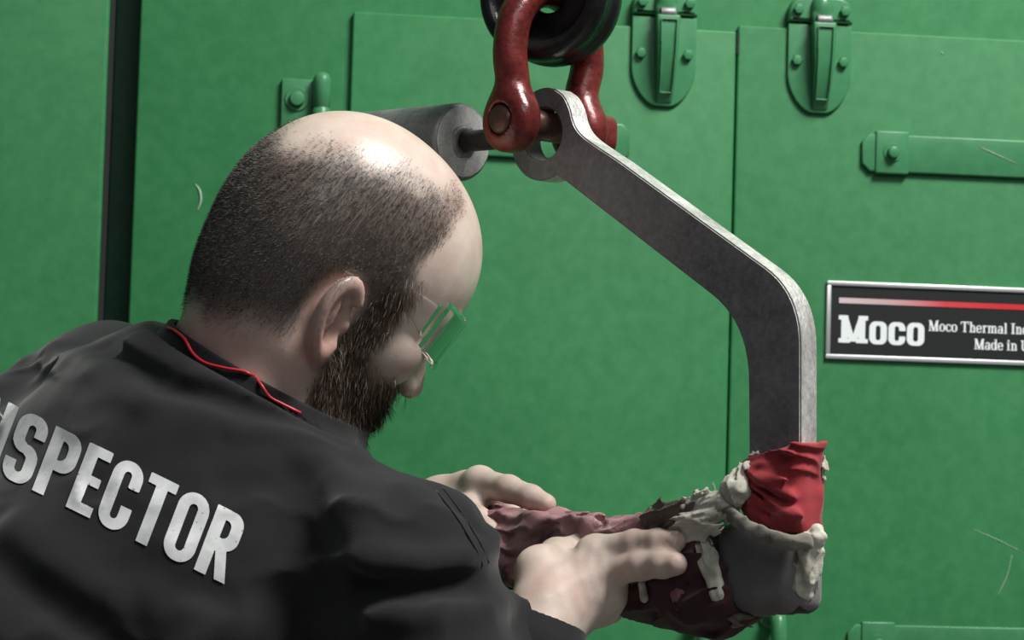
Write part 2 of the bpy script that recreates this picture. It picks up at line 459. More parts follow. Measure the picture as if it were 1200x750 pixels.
# toggle latches: keeper on the frame above, shield-shaped plate and lever on the door
def latch(px, py, label, zoff=0.0):
    root = empty('toggle_latch'); a, b = WL(px, py, 0.01); wall_obj(root, a, b, 0.0)
    bpy.context.view_layer.update()
    def put(o, par=root, out=0.0): wall_obj(o, a, b, out); return child(o, par)
    # keeper: rounded upper plate
    pts = []
    for k in range(13):
        t = math.pi*k/12; pts.append((0.0365*math.copysign(abs(math.cos(t))**0.55, math.cos(t)), 0.0 + 0.0285*abs(math.sin(t))**0.6))
    pts = pts + [(-0.0365, -0.002), (0.0365, -0.002)]
    kp = put(bm_obj('keeper_plate', prism_bm(pts, -0.016, 0.0, 0.004, 4), M_green_hw, None, True, 50))
    V, F = surf(lambda p: smin(s_ell(p, (0, -0.018, 0.012), (0.0125, 0.012, 0.019)), s_box(p, (0, -0.014, 0.0), (0.012, 0.012, 0.005), 0.003), 0.006), (-0.03, -0.04, -0.02), (0.03, 0.01, 0.04), 0.0014)
    put(mesh_obj('keeper_hook', V, F, M_green_hw), kp)
    for s in (-1, 1): hexbolt('bolt', kp, a + s*0.0265, b+0.011, 0.016, 0.0062, 0.006, False)
    # base plate: shield
    z0, zm, z1 = -0.004, -0.062, -0.104
    pts = [(-0.0365, z0), (0.0365, z0), (0.0365, zm)]
    for k in range(1, 8):
        t = k/8; pts.append((0.0085+0.028*math.cos(t*math.pi/2)**1.25, zm+(z1-zm)*math.sin(t*math.pi/2)**1.15))
    pts.append((0.0085, z1)); pts.append((-0.0085, z1))
    for k in range(7, 0, -1):
        t = k/8; pts.append((-0.0085-0.028*math.cos(t*math.pi/2)**1.25, zm+(z1-zm)*math.sin(t*math.pi/2)**1.15))
    pts.append((-0.0365, zm))
    bp = put(bm_obj('base_plate', prism_bm(pts, -0.0125, -0.004, 0.002, 3), M_green_hw, None, True, 40))
    for s in (-1, 1): hexbolt('bolt', bp, a + s*0.0265, b-0.046, 0.0125, 0.0062, 0.006, False)
    # lever: curved tapering handle standing out from the plate
    def lev(p):
        z = p[:, 2]; t = np.clip((z+0.102)/0.098, 0, 1)
        yc = -0.014 - 0.021*np.sin(np.pi*np.clip(t, 0, 1)**0.8*0.62)
        w = 0.0090 + 0.0045*t
        q = np.stack([np.abs(p[:, 0]-0.001)-w, np.abs(p[:, 1]-(yc+0.004)*0.5-0.0)-np.abs(yc)*0.5, np.abs(z+0.053)-0.049], 1) + 0.0025
        d = np.linalg.norm(np.maximum(q, 0), axis=1)+np.minimum(q.max(1), 0)-0.0025
        return d*0.8
    V, F = surf(lev, (-0.03, -0.06, -0.12), (0.03, 0.02, 0.01), 0.0013)
    lv = put(mesh_obj('lever', V, F, M_green_hw))
    def ins(p):
        z = p[:, 2]; t = np.clip((z+0.102)/0.098, 0, 1)
        yc = -0.014 - 0.021*np.sin(np.pi*t**0.8*0.62)
        ring = np.maximum(np.abs(p[:, 0]-0.001)-(0.0065+0.0025*t), np.abs(z+0.05)-0.040)
        return np.maximum(np.abs(ring)-0.0008, np.abs(p[:, 1]-yc-0.0003)-0.0012)*0.8
    V, F = surf(ins, (-0.02, -0.05, -0.11), (0.02, 0.0, 0.01), 0.0008)
    put(mesh_obj('raised_rim', V, F, M_green_hw), lv)
    V, F = lathe([(0, -0.0085), (0.0055, -0.0085), (0.006, -0.007), (0.006, 0.007), (0.0055, 0.0085), (0, 0.0085)], 20)
    V = np.stack([V[:, 2]+0.0005, V[:, 1]-0.026, V[:, 0]-0.0015], 1)
    o = put(mesh_obj('roller', V, F, M_bar), root); o['label'] = 'bare steel roller'
    props(root, label, 'latch', 'toggle latches on the oven doors')
latch(779, 16, 'green cast toggle latch nearer the red shackle, cut off at the top')
latch(961, 25, 'green cast toggle latch above the hinge strap, fully in view')

# pull handles low on the doors
def pull(px, label):
    root = empty('pull_handle'); a, b = WL(px, 716, 0.03); wall_obj(root, a, b, 0.0)
    bpy.context.view_layer.update()
    path = spline([(0, 0.0, -0.006), (0, -0.028, -0.004), (0, -0.040, -0.018), (0, -0.042, -0.06), (0, -0.042, -0.14), (0, -0.040, -0.185), (0, -0.028, -0.199), (0, 0, -0.201)], 6)
    V, F = tube(path, 0.0088, 14)
    o = mesh_obj('grip_bar', V, F, M_green_hw); wall_obj(o, a, b, 0.008); child(o, root)
    for z in (-0.006, -0.201):
        V, F = lathe([(0, 0.004), (0.014, 0.004), (0.0155, 0.002), (0.0155, 0)], 20); V = np.stack([V[:, 0], -V[:, 2], V[:, 1]+z], 1)
        o = mesh_obj('foot_flange', V, F, M_green_hw); wall_obj(o, a, b, 0.0075); child(o, root)
    props(root, label, 'handle', 'pull handles at the door joint')
pull(822, 'green bar handle left of the door joint, below the wrapped hook')
pull(909, 'green bar handle right of the door joint, below the wrapped hook')

# ------------------------------------------------------------------ lettering from boxes, bars and rings
def g_box(x0, y0, x1, y1): return lambda p: np.maximum(np.abs(p[:, 0]-(x0+x1)/2)-(x1-x0)/2, np.abs(p[:, 1]-(y0+y1)/2)-(y1-y0)/2)
def g_bar(x0, y0, x1, y1, w):
    """slanted bar with level ends"""
    def f(p):
        t = (p[:, 1]-y0)/(y1-y0); xc = x0+(x1-x0)*t
        k = 1/math.hypot(1, (x1-x0)/(y1-y0))
        return np.maximum((np.abs(p[:, 0]-xc)-w/2)*k, np.abs(p[:, 1]-(y0+y1)/2)-abs(y1-y0)/2)
    return f
def g_ring(x0, y0, x1, y1, r, wx, wy=None):
    wy = wy or wx
    def rr(p, hx, hy, r):
        q = np.abs(p - np.array([(x0+x1)/2, (y0+y1)/2])) - np.array([hx-r, hy-r])
        return np.linalg.norm(np.maximum(q, 0), axis=1)+np.minimum(q.max(1), 0)-r
    hx, hy = (x1-x0)/2, (y1-y0)/2
    r = min(r, hx, hy)
    return lambda p: np.maximum(rr(p, hx, hy, r), -rr(p, hx-wx, hy-wy, max(0.01, min(r-min(wx, wy)*0.75, hx-wx, hy-wy))))
def g_or(*fs): return lambda p: np.min([f(p) for f in fs], axis=0)
def g_cut(f, *cs): return lambda p: np.maximum(f(p), -np.min([c(p) for c in cs], axis=0))
def flat_glyph(f, w, hgt, n, y0=-0.05):
    """triangulated flat face of a glyph: grid cells inside, rim vertices pulled onto the outline"""
    h = hgt/n
    nx = int(math.ceil((w+0.1)/h))+2; ny = int(math.ceil((hgt+0.1-y0)/h))+2
    X, Y = np.meshgrid(np.arange(nx+1)*h-0.05, np.arange(ny+1)*h+y0-0.05, indexing='ij')
    p = np.stack([X.ravel(), Y.ravel()], 1)
    c = np.stack([(X[:-1, :-1]+h/2).ravel(), (Y[:-1, :-1]+h/2).ravel()], 1)
    ins = np.argwhere((f(c) < 0).reshape(nx, ny))
    m = ny+1
    Q = np.stack([ins[:, 0]*m+ins[:, 1], (ins[:, 0]+1)*m+ins[:, 1], (ins[:, 0]+1)*m+ins[:, 1]+1, ins[:, 0]*m+ins[:, 1]+1], 1)
    cnt = np.bincount(Q.ravel(), minlength=len(p))
    rim = (cnt > 0) & (cnt < 4)
    e = h*0.3
    for _ in range(3):
        d = f(p); gx = (f(p+[e, 0])-f(p-[e, 0]))/(2*e); gy = (f(p+[0, e])-f(p-[0, e]))/(2*e)
        g2 = gx*gx+gy*gy+1e-6
        st = np.stack([-d*gx/g2, -d*gy/g2], 1); L = np.linalg.norm(st, axis=1, keepdims=True); st *= np.minimum(1, 0.5*h/(L+1e-9))
        p = p + st*rim[:, None]
    used, inv = np.unique(Q.ravel(), return_inverse=True)
    return p[used], inv.reshape(-1, 4)

# condensed grotesque capitals (unit height)
W_ = 0.188; H_ = 0.155
GC = {
 'I': (0.19, g_box(0, 0, 0.185, 1)),
 'N': (0.53, g_or(g_box(0, 0, W_, 1), g_box(0.53-W_, 0, 0.53, 1), g_bar(0.095, 1, 0.435, 0, 0.20))),
 'S': (0.50, g_or(g_cut(g_ring(0, 0.43, 0.5, 1.01, 0.22, W_, H_), g_box(0.25, 0.3, 0.6, 0.70)), g_cut(g_ring(0, -0.01, 0.5, 0.57, 0.22, W_, H_), g_box(-0.1, 0.30, 0.25, 0.7)), g_bar(0.36, 0.43, 0.14, 0.57, 0.30))),
 'P': (0.51, g_or(g_box(0, 0, W_+0.01, 1), g_cut(g_ring(-0.2, 0.40, 0.51, 1, 0.22, W_, H_), g_box(-0.3, 0, 0.0, 1.2)))),
 'E': (0.42, g_or(g_box(0, 0, W_+0.01, 1), g_box(0, 0.85, 0.41, 1), g_box(0, 0.43, 0.38, 0.57), g_box(0, 0, 0.42, 0.15))),
 'C': (0.50, g_cut(g_ring(0, -0.01, 0.5, 1.01, 0.24, W_, H_), g_box(0.25, 0.37, 0.6, 0.64))),
 'T': (0.48, g_or(g_box(0.24-W_/2-0.005, 0, 0.24+W_/2+0.005, 1), g_box(0, 0.85, 0.48, 1))),
 'O': (0.52, g_ring(0, -0.01, 0.52, 1.01, 0.25, W_, H_)),
 'R': (0.53, g_or(g_box(0, 0, W_+0.01, 1), g_cut(g_ring(-0.2, 0.42, 0.51, 1, 0.21, W_, H_), g_box(-0.3, 0, 0.0, 1.2)), g_bar(0.26, 0.50, 0.44, 0, 0.185))),
}
# serif roman (x-height 0.68, cap 1)
def srf(x, y, w=0.26, h=0.07): return g_box(x-w/2, y, x+w/2, y+h)
s_, t_ = 0.16, 0.075
GS = {
 'M': (1.02, g_or(g_box(0.10, 0, 0.20, 1), g_box(0.72, 0, 0.92, 1), g_bar(0.19, 1, 0.50, 0, 0.20), g_bar(0.80, 1, 0.50, 0, 0.12), srf(0.15, 0, 0.30), srf(0.82, 0, 0.36), srf(0.13, 0.93, 0.26), srf(0.86, 0.93, 0.28))),
 'T': (0.80, g_or(g_box(0.31, 0, 0.49, 1), g_box(0, 0.90, 0.80, 1), g_box(0, 0.70, 0.06, 1), g_box(0.74, 0.70, 0.80, 1), srf(0.40, 0, 0.36))),
 'I': (0.42, g_or(g_box(0.12, 0, 0.30, 1), srf(0.21, 0, 0.42), srf(0.21, 0.93, 0.42))),
 'U': (0.86, g_or(g_cut(g_ring(0.1, -0.02, 0.78, 1.5, 0.3, s_, 0.1), g_box(-1, 0.97, 2, 3)), srf(0.17, 0.93, 0.36), srf(0.72, 0.93, 0.28))),
 'S': (0.62, g_or(g_cut(g_ring(0, 0.42, 0.6, 1.01, 0.25, s_, 0.09), g_box(0.3, 0.3, 0.7, 0.70)), g_cut(g_ring(0, -0.01, 0.6, 0.55, 0.25, s_, 0.09), g_box(-0.1, 0.30, 0.3, 0.7)), g_box(0.54, 0.68, 0.6, 1), g_box(0, 0, 0.06, 0.32))),
 'A': (0.86, g_or(g_bar(0.40, 1, 0.14, 0, 0.09), g_bar(0.40, 1, 0.70, 0, 0.19), g_box(0.2, 0.28, 0.6, 0.36), srf(0.13, 0, 0.28), srf(0.70, 0, 0.34))),
 'o': (0.58, g_ring(0, -0.02, 0.58, 0.70, 0.29, 0.17, 0.08)),
 'c': (0.52, g_cut(g_ring(0, -0.02, 0.58, 0.70, 0.29, 0.17, 0.08), g_box(0.30, 0.22, 0.7, 0.46), g_box(0.50, -1, 1, 2))),
 'h': (0.66, g_or(g_box(0.10, 0, 0.26, 1), g_cut(g_ring(0.10, -0.8, 0.58, 0.70, 0.24, 0.16, 0.10), g_box(-1, -2, 2, 0)), srf(0.18, 0, 0.32), srf(0.50, 0, 0.30), srf(0.13, 0.93, 0.26))),
 'e': (0.54, g_or(g_cut(g_ring(0, -0.02, 0.54, 0.70, 0.27, 0.16, 0.08), g_box(0.28, 0.16, 0.7, 0.32)), g_box(0.10, 0.31, 0.50, 0.38))),
 'r': (0.48, g_or(g_box(0.10, 0, 0.26, 0.69), g_cut(g_ring(0.12, -0.4, 0.62, 0.70, 0.22, 0.15, 0.12), g_box(-1, -2, 2, 0.5), g_box(0.48, -2, 2, 2)), srf(0.18, 0, 0.34), srf(0.14, 0.62, 0.28))),
 'm': (0.98, g_or(g_box(0.10, 0, 0.25, 0.69), g_cut(g_ring(0.10, -0.8, 0.55, 0.70, 0.22, 0.15, 0.10), g_box(-1, -2, 2, 0)), g_cut(g_ring(0.42, -0.8, 0.88, 0.70, 0.22, 0.15, 0.10), g_box(-1, -2, 2, 0)), srf(0.17, 0, 0.30), srf(0.49, 0, 0.26), srf(0.81, 0, 0.30), srf(0.14, 0.62, 0.28))),
 'a': (0.56, g_or(g_box(0.34, 0, 0.50, 0.5), g_ring(0, -0.02, 0.46, 0.42, 0.2, 0.14, 0.08), g_cut(g_ring(0.03, 0.1, 0.50, 0.70, 0.2, 0.16, 0.08), g_box(-1, -2, 0.34, 0.52), g_box(-1, -2, 2, 0.4)), srf(0.46, 0, 0.20))),
 'l': (0.36, g_or(g_box(0.10, 0, 0.26, 1), srf(0.18, 0, 0.34), srf(0.14, 0.93, 0.26))),
 'n': (0.66, g_or(g_box(0.10, 0, 0.26, 0.69), g_cut(g_ring(0.10, -0.8, 0.58, 0.70, 0.24, 0.16, 0.10), g_box(-1, -2, 2, 0)), srf(0.18, 0, 0.32), srf(0.50, 0, 0.30), srf(0.14, 0.62, 0.28))),
 'd': (0.62, g_or(g_box(0.40, 0, 0.56, 1), g_ring(0, -0.02, 0.52, 0.70, 0.25, 0.16, 0.08), srf(0.52, 0, 0.24), srf(0.42, 0.93, 0.24))),
 'u': (0.66, g_or(g_box(0.42, 0, 0.58, 0.69), g_cut(g_ring(0.08, -0.02, 0.58, 1.5, 0.24, 0.16, 0.10), g_box(-1, 0.68, 2, 3)), srf(0.13, 0.62, 0.28), srf(0.47, 0.62, 0.26), srf(0.56, 0, 0.2))),
 's': (0.46, g_or(g_cut(g_ring(0, 0.29, 0.46, 0.70, 0.18, 0.14, 0.08), g_box(0.23, 0.2, 0.6, 0.50)), g_cut(g_ring(0, -0.02, 0.46, 0.39, 0.18, 0.14, 0.08), g_box(-0.1, 0.2, 0.23, 0.5)))),
 't': (0.42, g_or(g_box(0.12, 0.05, 0.27, 0.92), g_box(0, 0.61, 0.40, 0.69), g_cut(g_ring(0.12, -0.02, 0.44, 0.5, 0.14, 0.14, 0.08), g_box(-1, 0.2, 2, 2)))),
 'i': (0.36, g_or(g_box(0.10, 0, 0.26, 0.69), srf(0.18, 0, 0.34), srf(0.14, 0.62, 0.26), g_box(0.09, 0.80, 0.27, 0.98))),
}
# heavy slab capitals for the maker's name (cap M, small-cap o c o)
GB = {
 'M': (1.10, g_or(g_box(0.10, 0, 0.34, 1), g_box(0.76, 0, 1.00, 1), g_bar(0.22, 1, 0.53, 0.05, 0.22), g_bar(0.88, 1, 0.57, 0.05, 0.22), g_box(0, 0, 0.44, 0.16), g_box(0.66, 0, 1.10, 0.16), g_box(0, 0.84, 0.36, 1), g_box(0.74, 0.84, 1.10, 1))),
 'o': (0.66, g_ring(0, -0.02, 0.66, 0.82, 0.24, 0.24, 0.15)),
 'c': (0.64, g_cut(g_ring(0, -0.02, 0.64, 0.82, 0.24, 0.24, 0.15), g_box(0.32, 0.30, 0.8, 0.50))),
}
def word(text, G, size, track, n):
    out = []; x = 0.0
    for c in text:
        if c == ' ': x += 0.30; continue
        w, f = G[c]
        p, Q = flat_glyph(f, w, 1.0, n)
        out.append((c, (p + np.array([x, 0]))*size, Q)); x += w + track
    return out

def nameplate():
    root = empty('nameplate'); a, b = WL(968, 420, 0.014); wall_obj(root, a, b, 0.0075)
    bpy.context.view_layer.update()
    L, Hh = 0.34, 0.087
    def put(o, par=root): wall_obj(o, a, b, 0.0075); return child(o, par)
    put(bm_obj('plate', box_bm(0.002, L-0.002, -0.0022, 0, 0.002, Hh-0.002), M_black))
    fw = 0.0052
    for x0_, x1_, z0_, z1_ in ((0, L, 0, fw), (0, L, Hh-fw, Hh), (0, fw, fw, Hh-fw), (L-fw, L, fw, Hh-fw)):
        o = put(bm_obj('frame_bar', box_bm(x0_, x1_, -0.0045, 0, z0_, z1_, 0.0012, 2), M_alu, None, True, 40))
    ms = mat('stripe_print', (0.5, 0.05, 0.05), 0.5)
    tc = nd(ms, 'ShaderNodeTexCoord'); sx = nd(ms, 'ShaderNodeSeparateXYZ'); lk(ms, tc.outputs['Object'], sx.inputs[0])
    mr = nd(ms, 'ShaderNodeMapRange'); mr.inputs[1].default_value = 0.015; mr.inputs[2].default_value = 0.20; lk(ms, sx.outputs[0], mr.inputs[0])
    lk(ms, ramp(ms, [(0.0, (0.60, 0.52, 0.52)), (0.35, (0.55, 0.33, 0.34)), (0.65, (0.60, 0.05, 0.06)), (1, (0.55, 0.02, 0.03))], mr.outputs[0]).outputs[0], bsdf(ms).inputs['Base Color'])
    o = put(bm_obj('stripe', box_bm(0.0145, L-0.0145, -0.0028, -0.002, 0.0625, 0.0685), ms)); o['label'] = 'stripe fading from pale grey to red'
    def letters(text, G, size, track, n, x, z):
        for c, p, Q in word(text, G, size, track, n):
            V = np.stack([p[:, 0]+x, np.full(len(p), -0.0026), p[:, 1]+z], 1)
            put(mesh_obj('letter', V, Q, M_white, smooth=False))
    letters('Moco', GB, 0.0305, 0.055, 30, 0.0145, 0.0185)
    letters('Moco Thermal Industries', GS, 0.0118, 0.035, 22, 0.1175, 0.0352)
    letters('Made in USA', GS, 0.0118, 0.035, 22, 0.1705, 0.0165)
    props(root, 'black nameplate with silver frame, white lettering and red stripe', 'nameplate')
nameplate()
# pale scratches through the paint
M_scr = mat('bare_primer', (0.32, 0.42, 0.34), 0.6)
def scratch(parent, pts, r, out):
    path = []
    for px, py in pts:
        a, b = WL(px, py, out); path.append(W0 + WX*a + WZ*b + WN*(out+0.0001))
    V, F = tube(spline(path, 5), [r*math.sin(math.pi*(0.12+0.8*k/(5*(len(pts)-1)))) for k in range(5*(len(pts)-1)+1)], 5)
    child(mesh_obj('scratch', V, F, M_scr), parent)
scratch(wb, [(229, 216), (234, 224), (235, 236), (231, 248)], 0.0016, 0.0)
scratch(DOOR2, [(1147, 172), (1165, 180), (1192, 192)], 0.0006, 0.0137)
scratch(DOOR2, [(1186, 650), (1180, 675), (1168, 700)], 0.0006, 0.0075)
scratch(DOOR2, [(1140, 620), (1170, 633), (1200, 648)], 0.0005, 0.0075)
scratch(DOOR1, [(835, 565), (839, 578)], 0.0009, 0.0075)
scratch(DOOR2, [(1102, 60), (1106, 64)], 0.0009, 0.0075)
bpy.context.view_layer.update()

# ================================================================== LIFTING TACKLE
# hook plate frame: HE along the plate (to the right), HN out of its front face, Z up
HY = math.radians(46)
HE = np.array([math.cos(HY), -math.sin(HY), 0]); HN = np.array([-math.sin(HY), -math.cos(HY), 0]); HZ = np.array([0, 0, 1.0])
H0 = P(905, 450, 1.78)                 # on the front face of the plate
TH = 0.0195                             # plate thickness
def HL(px, py, t=0.0):
    q = on_plane(px, py, H0 + HN*t, HN) - H0
    return np.array([q @ HE, q[2]])
def H3(s, z, t=0.0): return H0 + HE*s + HN*t + HZ*z
def to_hook(p):
    q = p - H0
    return np.stack([q @ HE, q @ HN, q[:, 2]], 1)
def hook_frame(o): return frame(o, HE, -HN, HZ, H0)   # local y runs into the plate

def arc(c, r, a0, a1, n=12):
    return [np.array([c[0]+r*math.cos(math.radians(a0+(a1-a0)*k/n)), c[1]+r*math.sin(math.radians(a0+(a1-a0)*k/n))]) for k in range(n+1)]
EYE = HL(636, 157); ER = 0.0375; HR = 0.0212
def fillet(pts, radii, n=8):
    out = []
    m = len(pts)
    for i in range(m):
        p = pts[i]; r = radii[i]
        if r <= 0: out.append(p); continue
        a = pts[i-1]-p; b = pts[(i+1) % m]-p; la, lb = np.linalg.norm(a), np.linalg.norm(b); a /= la; b /= lb
        half = math.acos(np.clip(a @ b, -1, 1))/2
        d = min(r/math.tan(half), la*0.48, lb*0.48)
        s, e = p+a*d, p+b*d
        for k in range(n+1):
            t = k/n; out.append((1-t)**2*s + 2*t*(1-t)*p + t*t*e)
    return out
OUT = fillet([HL(723, 187), HL(938, 343), HL(938, 712), HL(575, 690), HL(575, 622), HL(878, 622), HL(876, 378), HL(662, 212)],
             [0.0, 0.07, 0.05, 0.0, 0.0, 0.02, 0.08, 0.0], 10)
lowr = OUT[-1]
a_lo = math.degrees(math.atan2(*(lowr-EYE)[::-1])) + 360 if (lowr-EYE)[1] < 0 else 0
eye_arc = arc(EYE, ER, a_lo-8, 85, 30)          # round the eye from the lower root to its top
neck1 = list(spline([HL(650, 104), HL(660, 112), HL(667, 126), HL(671, 141), HL(677, 153), HL(690, 165), HL(723, 187)], 4))
outline = OUT[1:-1] + [lowr] + eye_arc + neck1
hook_root = empty('lifting_hook'); hook_frame(hook_root); bpy.context.view_layer.update()
bm = bmesh.new()
fo = [bm.verts.new((p[0], 0, p[1])) for p in outline]
hole = arc(EYE, HR, 0, 360, 32)[:-1]
ho = [bm.verts.new((p[0], 0, p[1])) for p in hole]
eds = [bm.edges.new((L[i], L[(i+1) % len(L)])) for L in (fo, ho) for i in range(len(L))]
bmesh.ops.triangle_fill(bm, use_beauty=True, use_dissolve=False, edges=eds)
front = list(bm.faces)
r = bmesh.ops.extrude_face_region(bm, geom=front)
bmesh.ops.translate(bm, verts=[v for v in r['geom'] if isinstance(v, bmesh.types.BMVert)], vec=(0, TH, 0))
bmesh.ops.recalc_face_normals(bm, faces=bm.faces)
rim = [e for e in bm.edges if len(e.link_faces) == 2 and abs(e.verts[0].co.y-e.verts[1].co.y) < 1e-7 and abs(e.link_faces[0].normal.dot(e.link_faces[1].normal)) < 0.3]
bmesh.ops.bevel(bm, geom=rim, offset=0.0012, segments=2, affect='EDGES')
for f in bm.faces: f.material_index = 0 if abs(f.normal.y) > 0.85 else 1
ho_ob = bm_obj('hook_plate', bm, M_scale, None, True, 35); ho_ob.data.materials.append(M_cut_lit)
hook_frame(ho_ob); child(ho_ob, hook_root)
props(hook_root, 'cranked dark steel lifting hook with the light on its cut edges painted in, hanging from the red shackle', 'hook')

# counterweight bar on a rod behind the eye
CWD = nrm(np.array([math.cos(math.radians(46)), -math.sin(math.radians(46)), -0.02]))
cy = nrm(np.cross([0, 0, 1], CWD)); cz = np.cross(CWD, cy)
DISC = P(543, 166, 2.04)
V, F = lathe([(0, 0.0), (0.0295, 0.0), (0.0315, -0.0015), (0.0325, -0.004), (0.0325, -0.20), (0.030, -0.202), (0, -0.202)], 48)
cw = mesh_obj('counterweight', V, F, M_bar, None, True); cw.data.set_sharp_from_angle(angle=math.radians(40))
frame(cw, cy, cz, CWD, DISC); child(cw, hook_root)
V, F = lathe([(0, 0.0006), (0.0290, 0.0006), (0.0293, 0.0)], 48)
o = mesh_obj('end_face', V, F, M_disc_lit, None, False); frame(o, cy, cz, CWD, DISC); child(o, cw)
rod_end = DISC + CWD*0.075
V, F = tube([DISC - CWD*0.004, DISC + CWD*0.03, rod_end], [0.0088, 0.0088, 0.0088], 18)
child(mesh_obj('rod', V, F, M_rod), hook_root)
def weld(p):
    q = p-DISC; ax = q @ CWD; rad = np.linalg.norm(q-np.outer(ax, CWD), axis=1)
    d = np.sqrt((rad-0.010)**2 + (ax*1.3)**2) - 0.0042
    return (d + 0.0014*vnoise(p*140, 3))*0.7
V, F = surf(weld, DISC-0.03, DISC+0.03, 0.0013)
child(mesh_obj('weld_bead', V, F, M_bar), hook_root)

# red bow shackle
PIN0 = H3(EYE[0]-0.005, EYE[1]+0.0075, -TH/2)
def SH(t, z, s=0.0): return PIN0 + HN*t + HZ*z + HE*s
bow = spline([SH(0.040, 0), SH(0.040, 0.030), SH(0.044, 0.055), SH(0.039, 0.084), SH(0.022, 0.104), SH(0, 0.110), SH(-0.022, 0.104), SH(-0.039, 0.084), SH(-0.044, 0.055), SH(-0.038, 0.030), SH(-0.037, 0)], 4)
def shackle(p):
    d = np.full(len(p), 1e3)
    for i in range(len(bow)-1):
        d = np.minimum(d, s_cone(p, bow[i], bow[i+1], 0.0138, 0.0138))
    for s in (1, -1):
        a = SH(s*(0.029 if s > 0 else 0.026), 0)
        q = p-a; ax = HN*s; h = q @ ax; rad = np.linalg.norm(q-np.outer(h, ax), axis=1)
        w = np.stack([rad-0.0258, np.abs(h-0.011)-0.0125], 1)+0.009
        lug = np.linalg.norm(np.maximum(w, 0), axis=1)+np.minimum(w.max(1), 0)-0.009
        d = smin(d, lug, 0.012)
    q = p-PIN0; h = q @ HN; rad = np.linalg.norm(q-np.outer(h, HN), axis=1)
    return np.maximum(d, 0.0128-rad)
sh_root = empty('bow_shackle', tuple(PIN0)); bpy.context.view_layer.update()
V, F = surf(shackle, PIN0-np.array([0.09, 0.09, 0.045]), PIN0+np.array([0.09, 0.09, 0.16]), 0.0017)
child(mesh_obj('bow', V, F, M_red), sh_root)
V, F = lathe([(0, 0.0555), (0.0085, 0.0555), (0.0108, 0.0545), (0.0122, 0.052), (0.0122, -0.054), (0, -0.054)], 32)
o = mesh_obj('pin', V, F, M_pin); o.data.set_sharp_from_angle(angle=math.radians(50)); frame(o, HE, nrm(np.cross(HN, HE)), HN, PIN0); child(o, sh_root)
V, F = surf(lambda p: smax(s_box(p, (0, 0, -0.0585), (0.0165, 0.0165, 0.0085), 0.004), np.linalg.norm(p[:, :2], axis=1)-0.0185, 0.003), (-0.03, -0.03, -0.085), (0.03, 0.03, -0.04), 0.0016)
o = mesh_obj('nut', V, F, M_red); frame(o, HE, nrm(np.cross(HN, HE)), HN, PIN0); child(o, sh_root)
props(sh_root, 'worn red bow shackle with bolt through the hook eye', 'shackle')

# black hoist ring the shackle hangs in, with its shank and cable above the picture
RY = math.radians(26)
RN = np.array([-math.sin(RY), -math.cos(RY), 0]); RE = np.array([math.cos(RY), -math.sin(RY), 0])
RC = SH(0, 0.106) 
ring_root = empty('hoist_ring', tuple(RC)); bpy.context.view_layer.update()
prof = [(0.0142, 0.003), (0.018, 0.007), (0.034, 0.008), (0.0375, 0.0125), (0.0405, 0.0205), (0.0455, 0.0245), (0.0515, 0.0235), (0.0548, 0.018), (0.0556, 0.010), (0.0535, 0.004), (0.0535, -0.004),
        (0.0556, -0.010), (0.0548, -0.018), (0.0515, -0.0235), (0.0455, -0.0245), (0.0405, -0.0205), (0.0375, -0.0125), (0.034, -0.008), (0.018, -0.007), (0.0142, -0.003), (0.0142, 0.003)]
V, F = lathe([tuple(q) for q in spline([np.array(q) for q in prof], 3)], 72)
o = mesh_obj('rim_wheel', V, F, M_wheel); frame(o, RE, HZ, RN, RC); child(o, ring_root)
V, F = tube([RC+HZ*0.048, RC+HZ*0.09, RC+HZ*0.16], [0.02, 0.016, 0.016], 20)
child(mesh_obj('shank', V, F, M_wheel), ring_root)
V, F = tube([RC+HZ*0.16, RC+HZ*1.0, RC+HZ*2.2], 0.006, 12)
child(mesh_obj('cable', V, F, M_rod), ring_root)
props(ring_root, 'black greased steel wheel at the top edge, threaded by the shackle', 'hoist ring')

# ------------------------------------------------------------------ rags tied round the hook
def cloth(name, a, b, sc=60, rough=0.85, stain_or_fold=None, amt=0.5):
    m = mat(name, a, rough, 0, 0.2)
    pos = geo_pos(m)
    n1 = noise(m, sc*0.4, 5, 0.6, pos, 0.5); n2 = noise(m, 900, 2, 0.5, pos)
    c = ramp(m, [(0.33, a), (0.67, b)], n1.outputs[0]).outputs[0]
    if stain_or_fold:
        n3 = noise(m, sc*0.7, 4, 0.6, pos, 1.0)
        c = mixc(m, ramp(m, [(0.5, (0, 0, 0)), (0.68, (amt,)*3)], n3.outputs[0]).outputs[0], c, stain_or_fold)
    lk(m, c, bsdf(m).inputs['Base Color']); bump(m, n2.outputs[0], 0.35, 0.0006)
    bsdf(m).inputs['Sheen Weight'].default_value = 0.15
    return m
M_ragred = cloth('red_cotton_rag', (0.24, 0.022, 0.028), (0.34, 0.040, 0.048), 60, 0.85, (0.14, 0.012, 0.014), 0.5)
M_ragmar = cloth('maroon_rag', (0.20, 0.082, 0.090), (0.46, 0.270, 0.275), 60, 0.9, (0.035, 0.012, 0.015), 0.85)  # pale tone and dark blotches paint lit and shaded folds
M_ragtie = cloth('grimy_cotton_tape', (0.13, 0.12, 0.10), (0.27, 0.25, 0.21), 60, 0.9, (0.05, 0.045, 0.04), 0.6)
M_ragdark = cloth('deep_maroon_rag', (0.026, 0.010, 0.011), (0.085, 0.030, 0.033), 50, 0.8)
M_ragcream = cloth('cream_cotton_rag', (0.44, 0.42, 0.35), (0.66, 0.64, 0.55), 60, 0.9, (0.20, 0.165, 0.11), 0.5)
M_ragbrown = cloth('oily_brown_rag', (0.085, 0.060, 0.050), (0.20, 0.165, 0.13), 70, 0.9, (0.03, 0.02, 0.02), 0.6)
M_pad = cloth('grey_felt_pad', (0.12, 0.11, 0.107), (0.21, 0.195, 0.19), 40, 0.75)

